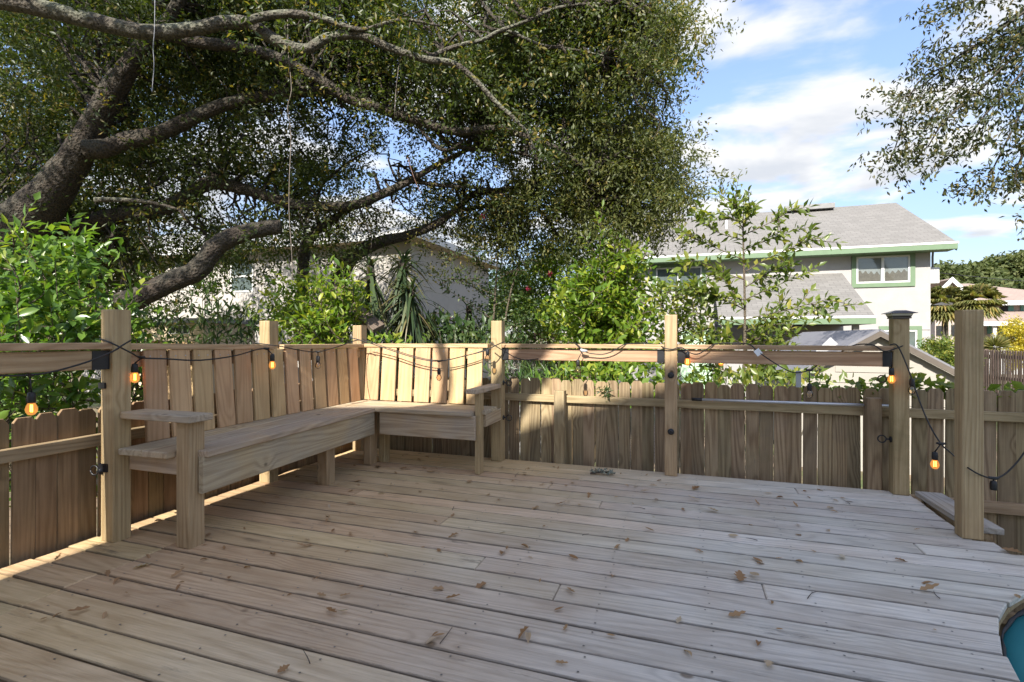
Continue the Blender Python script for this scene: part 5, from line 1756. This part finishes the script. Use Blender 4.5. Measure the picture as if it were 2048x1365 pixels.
ML4 = [leaf_shape('leaf', 0.105, 0.05, M_SAP, 0.1 + 0.1 * i) for i in range(3)]
sp_ = shrub('sapling', (tq_[0][0], tq_[0][1], GZ), 'slender sapling with separate oval leaves standing in front of the white house', stems, M_SAP, 0.105, 0.05, 0.03, 35, 300, ML4, 'tree', 'young trees behind the fence', 0.007)
tube('trunk', [(tq_[0][0], tq_[0][1], GZ)] + [tuple(x) for x in tq_[::3]], [0.02, 0.018, 0.016, 0.014, 0.011, 0.008, 0.004, 0.003][:1 + len(tq_[::3])], M_STEM, sp_, 7, 2)

# yuccas
def yucca(base, heads, label, n=150, Lb=0.62):
    t = thing('yucca', (base.x, base.y, GZ), label, 'plant', 'yuccas behind the bench')
    for (h, lean) in heads:
        h = Vector(h)
        tube('trunk', [(base.x, base.y, GZ), (base.x * 0.5 + h.x * 0.5, base.y * 0.5 + h.y * 0.5, (GZ + h.z) / 2), tuple(h)], [0.07, 0.06, 0.05], M_BARK, t, 8, 3)
        V, F, C = [], [], []
        nv = 0
        for i in range(n):
            az = gs.uniform(0, 2 * math.pi)
            el = gs.uniform(-1.35, 1.25) if i % 3 else gs.uniform(-1.4, -0.3)
            dr = np.array([math.cos(az) * math.cos(el), math.sin(az) * math.cos(el), math.sin(el)])
            L = Lb * gs.uniform(0.7, 1.15)
            p = np.array(h) + np.array([0, 0, -0.25 * gs.random() - (0.35 * gs.random() if el < -0.3 else 0)])
            side = unit(np.cross(dr, [0, 0, 1.0]) + 1e-6)
            w = 0.016 * gs.uniform(0.8, 1.3)
            col = gs.random() * 0.7 + (0.29 if el < -0.8 and gs.random() < 0.5 else 0)
            for s in range(5):
                u = s / 4
                q = p + dr * L * u + np.array([0, 0, -0.55 * L * u * u])
                ww = w * (1 - u ** 2.2) + 0.001
                V += [q - side * ww, q + side * ww]
                C += [col, col]
                if s:
                    a = nv + 2 * (s - 1)
                    F.append((a, a + 1, a + 3, a + 2))
            nv += 10
        link('leaf_head', np_mesh('leaf_head', np.array(V), np.array(F), M_YUCCA, np.array(C)), t)
    return t


yucca(PX(742, 700, 6.6), [(PX(741, 532, 6.6), 0)], 'single-headed yucca with hanging dead leaves left of the taller clump')
yucca(PX(805, 700, 6.9), [(PX(806, 520, 6.9), 0), (PX(822, 575, 6.7), 0), (PX(800, 640, 6.8), 0)], 'yucca clump with three drooping dark heads beside the cream house corner')
yucca(PX(940, 720, 8.0), [(PX(938, 612, 8.0), 0)], 'small pale yucca showing between crape myrtle branches', 60, 0.45)


def ground_plant(name, c, rx, h, label, cat, mat, n, L, W, seed, group=None, up=0.9):
    g = np.random.default_rng(seed)
    t = thing(name, (c[0], c[1], GZ), label, cat, group)
    m = n
    P = np.stack([c[0] + g.normal(size=m) * rx * 0.5, c[1] + g.normal(size=m) * rx * 0.35, c[2] + h * (g.random(m) ** 0.8 - 1)], -1)
    lv = Leaves()
    A = g.normal(size=(m, 3)) * 0.8 + np.array([0, 0, up])
    lv.leaves(g, P, A, g.normal(size=(m, 3)) * 0.6 + np.array([0, -0.4, 0.7]), L * g.uniform(0.6, 1.3, m), W * g.uniform(0.7, 1.2, m))
    lv.build('foliage', mat, t)
    b = Bag()
    for k in range(7):
        q = P[g.integers(0, m)]
        b.tube([(c[0] + g.normal() * rx * 0.2, c[1] + g.normal() * 0.05, GZ), ((c[0] + q[0]) / 2, q[1], (GZ + q[2]) / 2), tuple(q)], [0.008, 0.006, 0.003], 5, 2)
    b.build('stems', M_STEM, t)
    return t


for i, (x, y, d, rx, h, lab, mt, L, W, n_) in enumerate((
        (1045, 735, 6.2, 0.55, 0.45, 'dark strappy fern clump below the grey slatted fence', M_DARKLEAF, 0.22, 0.022, 330),
        (1095, 755, 5.6, 0.35, 0.25, 'light green fern tuft just over the sunlit picket tops', M_GLOSSY, 0.14, 0.02, 200),
        (1165, 735, 5.9, 0.5, 0.4, 'leafy green weed clump below the bare bulb on the railing', M_LIME, 0.10, 0.05, 230),
        (1265, 725, 5.4, 0.5, 0.45, 'round-leaved bright plant over the pickets left of the middle post', M_LIME, 0.095, 0.06, 260),
        (880, 640, 7.0, 0.5, 0.5, 'broad-leaved drooping plant behind the right bench back', M_DARKLEAF, 0.15, 0.07, 260),
        (960, 660, 6.6, 0.6, 0.4, 'low dark shrubbery left of the knotty post', M_DARKLEAF, 0.1, 0.045, 300),
        (470, 620, 6.4, 0.9, 0.5, 'dark shaggy shrub in the shade behind the short post', M_DARKLEAF, 0.15, 0.035, 520),
        (300, 640, 5.4, 0.5, 0.45, 'thin dark shrub under the sawn-off oak limb', M_DARKLEAF, 0.09, 0.035, 260),
        (418, 560, 6.8, 0.35, 0.3, 'pale tufted plant growing at the sawn-off limb', M_GLOSSY, 0.17, 0.028, 110),
        (775, 672, 5.5, 0.4, 0.25, 'small bright plant beside the corner post', M_LIME, 0.09, 0.04, 110),
        (1385, 745, 5.2, 0.35, 0.35, 'bright weed right of the middle post above the pickets', M_LIME, 0.085, 0.045, 150),
        (1545, 745, 5.0, 0.7, 0.3, 'mixed dark-leaved undergrowth at the foot of the sapling', M_SAP, 0.085, 0.04, 420))):
    ground_plant('leafy_plant', PX(x, y, d), rx, h, lab, 'plant', mt, n_, L, W, 60 + i, 'plants behind the fence')

# creeper along the fence top at the right
cr = thing('creeper', (1.9, 4.45, GZ), 'yellow-green creeper spilling over the picket tops at the right', 'climbing plant')
lv = Leaves()
n_ = 760
xs_ = gs.uniform(0.85, 3.3, n_)
hh = 0.655 + 0.055 * np.sin(xs_ * 7.1) * np.sin(xs_ * 2.3 + 1) + gs.normal(size=n_) * 0.035 - (xs_ < 1.2) * 0.04
P = np.stack([xs_, 4.28 + np.abs(gs.normal(size=n_)) * 0.14, hh], -1)
lv.leaves(gs, P, gs.normal(size=(n_, 3)) + np.array([0, -0.5, 0.3]), gs.normal(size=(n_, 3)) * 0.5 + np.array([0, -0.4, 0.8]), 0.075 * gs.uniform(0.6, 1.3, n_), 0.055)
lv.build('foliage', leafmat('creeper_leaves', (0.10, 0.15, 0.03), (0.20, 0.25, 0.06), (0.32, 0.30, 0.08), 0.4), cr, 'stuff')
b = Bag()
for k in range(9):
    x = 0.9 + 0.27 * k
    b.tube([(x, 4.36, GZ), (x + 0.1, 4.34, -0.2), (x + 0.25, 4.33, 0.66)], [0.006, 0.005, 0.003], 5, 2)
b.build('stems', M_STEM, cr)
for (x, z) in ((-1.0 + 0.47, 0.62), (0.55, 0.66), (-0.44, 0.6)):
    ground = None
sp0 = thing('sprig', (-0.62, 4.19, 0.56), 'small fern sprig poking through the pickets above the fence rail', 'plant')
lv = Leaves()
P = np.array([-0.62, 4.19, 0.60]) + gs.normal(size=(50, 3)) * np.array([0.02, 0.012, 0.035])
lv.leaves(gs, P, gs.normal(size=(50, 3)) + np.array([0, -0.4, -0.3]), gs.normal(size=(50, 3)) + np.array([0, -1, 0.3]), 0.05, 0.012)
lv.build('foliage', M_DARKLEAF, sp0)

# far right: palms, bushes, distant wood
def fan_palm(base, top, rad, n, label, seed):
    g = np.random.default_rng(seed)
    t = thing('palm_tree', base, label, 'palm', 'palms by the pink house')
    tube('trunk', [base, tuple(top)], [0.16, 0.13], M_BARK_L, t, 8, 3)
    V, F, C, nv = [], [], [], 0
    top = np.array(top)
    for i in range(n):
        az, el = g.uniform(0, 6.28), g.uniform(-0.8, 1.45)
        dr = np.array([math.cos(az) * math.cos(el), math.sin(az) * math.cos(el), math.sin(el)])
        stalk = top + dr * rad * 0.5
        sd = unit(np.cross(dr, [0, 0, 1.0]) + 1e-6)
        for k in range(11):
            an = (k - 5) * 0.27
            dd = unit(dr * math.cos(an) + sd * math.sin(an))
            tip = stalk + dd * rad * 0.6 * g.uniform(0.8, 1.1) + np.array([0, 0, -0.22 * rad])
            mid_ = stalk + dd * rad * 0.35
            s2 = np.cross(dd, unit(np.cross(dr, sd))) * 0.04 * rad
            col = g.random()
            V += [stalk, mid_ + s2, tip, mid_ - s2]
            C += [col] * 4
            F += [(nv, nv + 2, nv + 1), (nv, nv + 3, nv + 2)]
            nv += 4
    link('crown', np_mesh('crown', np.array(V), np.array(F), M_PALM, np.array(C)), t)


q = PX(1890, 610, 25)
fan_palm((q.x, q.y, GZ), q, 1.15, 70, 'taller fan palm touching the white house corner', 3)
q = PX(1955, 604, 24)
fan_palm((q.x, q.y, GZ), q, 1.0, 70, 'broad fan palm in front of the pink house', 4)
q = PX(1990, 695, 15)
t_ = thing('cycad', (q.x, q.y, GZ), 'spiky cycad standing behind the dark slatted fence', 'plant')
lv = Leaves()
m = 320
dirs = unit(gs.normal(size=(m, 3)) * np.array([1, 1, 0.6]) + np.array([0, 0, 0.5]))
lv.leaves(gs, np.array(q) + dirs * 0.08, dirs, gs.normal(size=(m, 3)) + np.array([0, 0, 1]), 0.36, 0.035)
lv.build('crown', M_PALM, t_)
tube('trunk', [(q.x, q.y, GZ), tuple(q)], [0.14, 0.12], M_BARK, t_, 8, 2)
for i, (x, y, d, rx, ry, mt, lab, nm) in enumerate((
        (1888, 712, 13.5, 36, 40, M_SAP, 'rounded green bush against the white house corner', 'round_bush'),
        (2040, 668, 20, 26, 26, M_YELLOW, 'yellow-leaved bush at the right edge before the white porch rail', 'yellow_bush'))):
    c = PX(x, y, d)
    t_ = thing(nm, (c.x, c.y, GZ), lab, 'bush')
    lv = Leaves()
    sprays(lv, gs, clump_centers(gs, x, y, rx, ry, d - 0.5, d + 0.6, 190, 5, 0.12), 22, 0.22, 0.09, 0.045, 0.0)
    sprays(lv, gs, clump_centers(gs, x, y + 45, rx, ry, d - 0.4, d + 0.6, 90, 5, 0.12), 22, 0.22, 0.09, 0.045, 0.0)
    lv.build('foliage', mt, t_)
    b = Bag()
    for k in range(5):
        b.tube([(c.x + 0.08 * k - 0.16, c.y, GZ), (c.x + 0.2 * (k - 2), c.y, c.z - 0.1)], 0.02, 5, 1)
    b.build('stems', M_STEM, t_)
M_FAR = leafmat('far_foliage', (0.045, 0.065, 0.022), (0.09, 0.11, 0.04), (0.14, 0.15, 0.06), 0.2, 0.6, 0.2)
for i, (x, y, d, rx, ry, lab) in enumerate((
        (2030, 545, 66, 70, 30, 'tallest round far tree at the right edge'), (1955, 560, 62, 50, 24, 'middle far tree behind the pink roof'),
        (1895, 562, 60, 40, 22, 'far tree just right of the meter box'), (1990, 588, 58, 70, 20, 'low far trees directly above the pink roof ridge'), (2130, 550, 68, 80, 34, 'far tree just outside the right edge'), (1900, 598, 56, 50, 18, 'low far bush behind the taller fan palm'))):
    c = PX(x, y, d)
    t_ = thing('far_tree', (c.x, c.y, GZ), lab, 'tree', 'distant trees on the skyline')
    lv = Leaves()
    g2 = np.random.default_rng(90 + i)
    a = g2.random(420) * 6.283
    r = np.sqrt(g2.random(420))
    cc = px_np(x + rx * r * np.cos(a), y + ry * r * np.sin(a) * np.where(np.sin(a) < 0, 1.0, 1.3), d + g2.uniform(-3, 3, 420))
    sprays(lv, g2, cc, 22, 0.9, 0.55, 0.4, 0.0)
    lv.build('crown', M_FAR, t_)
    tube('trunk', [(c.x, c.y, GZ), tuple(c)], [0.4, 0.25], M_BARK, t_, 7, 1)
# tall hedge-like trees closing the view at the left
for i, (x, y, d, rx, ry, lab) in enumerate(((-160, 520, 13, 200, 160, 'dense dark trees beyond the left fence, outside the frame'), (1000, 600, 26, 60, 60, 'shaded tree between the two houses'))):
    c = PX(x, y, d)
    t_ = thing('background_tree', (c.x, c.y, GZ), lab, 'tree')
    lv = Leaves()
    sprays(lv, gs, clump_centers(gs, x, y, rx, ry, d - 1, d + 2, 420, 6, 0.5), 26, 0.4, 0.16, 0.08, 0.1)
    lv.build('crown', M_DARKLEAF, t_)
    tube('trunk', [(c.x, c.y, GZ), tuple(c)], [0.25, 0.15], M_BARK, t_, 7, 1)

# ------------------------------------------------------------------ litter on the deck
ORD = 'zeroth first second third fourth fifth sixth seventh eighth ninth tenth eleventh twelfth thirteenth fourteenth fifteenth sixteenth seventeenth eighteenth nineteenth twentieth'.split()
ORD += ['twenty-' + o for o in ORD[1:10]] + ['thirtieth'] + ['thirty-' + o for o in ORD[1:10]]
LITTER = []

gl_ = random.Random(77)
LM = []
for i in range(6):
    lob = None if i < 4 else [1, 1.25, 0.6, 1.2, 0.5, 1.0, 0.3]
    LM.append(leaf_shape('fallen_leaf', 0.055 + 0.004 * i, 0.020 + 0.003 * (i % 3), M_DRY, [-0.25, 0.2, -0.1, 0.35, -0.2, 0.25][i], [0.25, 0.5, 0.1, 0.35, 0.2, 0.3][i], lob, 6 if lob else 4))
BIG = leaf_shape('fallen_leaf', 0.075, 0.044, M_DRY, -0.12, 0.16, [1, 1.1, 0.7, 1.25, 0.6, 1.1, 0.55, 0.8, 0.4], 8)
GROUP = 'fallen leaves on the deck'
NL = 0


def fallen(me, x, y, s, label, rz=None, z=0.0035, group=GROUP):
    o = bpy.data.objects.new('fallen_leaf', me)
    COL.objects.link(o)
    o.location = (x, y, z + 0.006 * s)
    o.rotation_euler = (gl_.uniform(-0.3, 0.3), gl_.uniform(-0.15, 0.15), rz if rz is not None else gl_.uniform(0, 6.28))
    o.scale = (s, s, s)
    return tag(o, label, 'leaf', group)


spec = [((1480, 1167), 1.05, 'broad torn brown leaf on the right half of the deck'), ((1437, 1026), 0.9, 'tan leaf with a long stalk on the grey boards mid deck'), ((1385, 981), 1.0, 'big curled tan leaf in front of the middle post'),
        ((2003, 1101), 1.1, 'lobed tan oak leaf on the deck edge near the free post'), ((265, 1140), 1.0, 'pinkish star-shaped leaf near the bench armrest leg'), ((757, 933), 1.2, 'mauve crumpled leaf beside the inner bench leg'),
        ((800, 940), 0.9, 'reddish curled leaf in front of the short bench side'), ((555, 1350), 0.55, 'orange-brown curled leaf at the bottom edge of the deck'), ((1355, 1250), 0.5, 'rust leaf standing in a board gap at the lower right'), ((1540, 1326), 0.6, 'dark torn leaf at the bottom right of the deck')]
for (p, s, lab) in spec:
    q = DECK(*p)
    fallen(BIG, q.x, q.y, s, lab, group=None)
lab0 = 'small dry brown leaf lying on the deck boards'
pts = [(870, 1180), (655, 1224), (1128, 1254), (1050, 1271), (683, 1222), (185, 1215), (100, 1240), (125, 1233), (215, 1226), (260, 1190), (340, 1157), (455, 1160), (370, 1132), (500, 1137), (400, 1123), (630, 1188), (545, 1110), (625, 1087), (1260, 1083), (895, 1198), (970, 1170), (1060, 1258), (1140, 1180),
       (1110, 1010), (1075, 1020), (905, 1030), (830, 1072), (700, 1070), (660, 1068), (915, 1072), (1045, 1091), (1005, 1113), (1160, 1126), (1310, 1063), (1220, 1155), (1450, 1075), (1530, 1130), (1610, 1130), (1690, 1110), (1790, 1125), (1835, 1185), (1870, 1170), (2030, 1190), (1570, 997), (1640, 985), (1655, 1017),
       (1400, 1005), (1365, 1025), (1240, 1090), (1180, 988), (1285, 985), (1335, 975), (1230, 950), (1290, 950), (1050, 945), (1110, 940), (870, 945), (840, 985), (930, 970), (1000, 962), (760, 990), (720, 965), (690, 1010), (1140, 1000), (1520, 1010), (1590, 1047), (1410, 1110), (1500, 1150), (1460, 1240), (1380, 1320)]
for p in pts:
    q = DECK(p[0] + gl_.uniform(-6, 6), p[1] + gl_.uniform(-4, 4))
    LITTER.append(fallen(LM[gl_.randrange(6)], q.x, q.y, gl_.uniform(0.6, 1.15), lab0))
for i in range(115):
    x = gl_.uniform(-2.6, 1.2) if i % 3 else gl_.uniform(-2.4, -0.6)
    y = gl_.uniform(1.5, 4.0) if i % 4 else gl_.uniform(3.2, 4.0)
    if x > 0.9 and y < 2.9:
        continue
    LITTER.append(fallen(LM[gl_.randrange(6)], x, y, gl_.uniform(0.35, 0.8), lab0))
for i in range(16):
    LITTER.append(fallen(LM[gl_.randrange(6)], gl_.uniform(-2.86, -2.3), gl_.uniform(1.35, 3.6), gl_.uniform(0.5, 0.9), lab0))
tw = [(1165, 1073), (1515, 1083), (880, 1290), (1615, 1200), (1880, 1200), (905, 1022), (1290, 1020), (1030, 955), (1700, 1010), (620, 1330)]
for i, p in enumerate(tw):
    q = DECK(*p)
    a = gl_.uniform(0, 3.14)
    L = gl_.uniform(0.05, 0.15)
    dv = Vector((math.cos(a), math.sin(a), 0)) * L
    L *= 0.8
    dv *= 0.8
    o = tube('twig', [q + Vector((0, 0, 0.005)), q + dv * 0.5 + Vector((gl_.uniform(-0.01, 0.01), gl_.uniform(-0.01, 0.01), 0.008)), q + dv + Vector((0, 0, 0.005))], [0.002, 0.0016, 0.0009], M_TWIG, None, 5, 2)
    tag(o, 'thin dark twig on the %s deck board from the back, %s twig from the left' % (ORD[int((4.09 - q.y) / PITCH) + 1], ORD[1 + sum(1 for p2 in tw if int((4.09 - DECK(*p2).y) / PITCH) == int((4.09 - q.y) / PITCH) and p2[0] < p[0])]), 'twig', 'twigs on the deck')
rows = {}
for o in LITTER:
    rows.setdefault(int((4.09 - o.location.y) / PITCH) + 1, []).append(o)
for kk, os_ in rows.items():
    os_.sort(key=lambda o: o.location.x)
    for i, o in enumerate(os_):
        o['label'] = 'small dry leaf on the %s deck board from the back, %s leaf from the left' % (ORD[kk], ORD[i + 1])
q = DECK(1205, 951)
lt = thing('lichen_twig', (q.x, q.y, 0), 'pale lichen-covered twig on the boards between knotty and middle posts', 'twig')
tube('stick', [q + Vector((-0.09, -0.02, 0.012)), q + Vector((0, 0.01, 0.022)), q + Vector((0.09, 0.03, 0.014))], [0.007, 0.009, 0.005], M_TWIG, lt, 6, 3)
lv = Leaves()
m = 150
P = np.array([q.x, q.y, 0.02]) + np.stack([gs.uniform(-0.09, 0.09, m), gs.normal(size=m) * 0.014, np.abs(gs.normal(size=m)) * 0.012], -1)
lv.leaves(gs, P, gs.normal(size=(m, 3)), gs.normal(size=(m, 3)), 0.018, 0.012)
lv.build('lichen', M_LICHEN, lt, 'stuff')
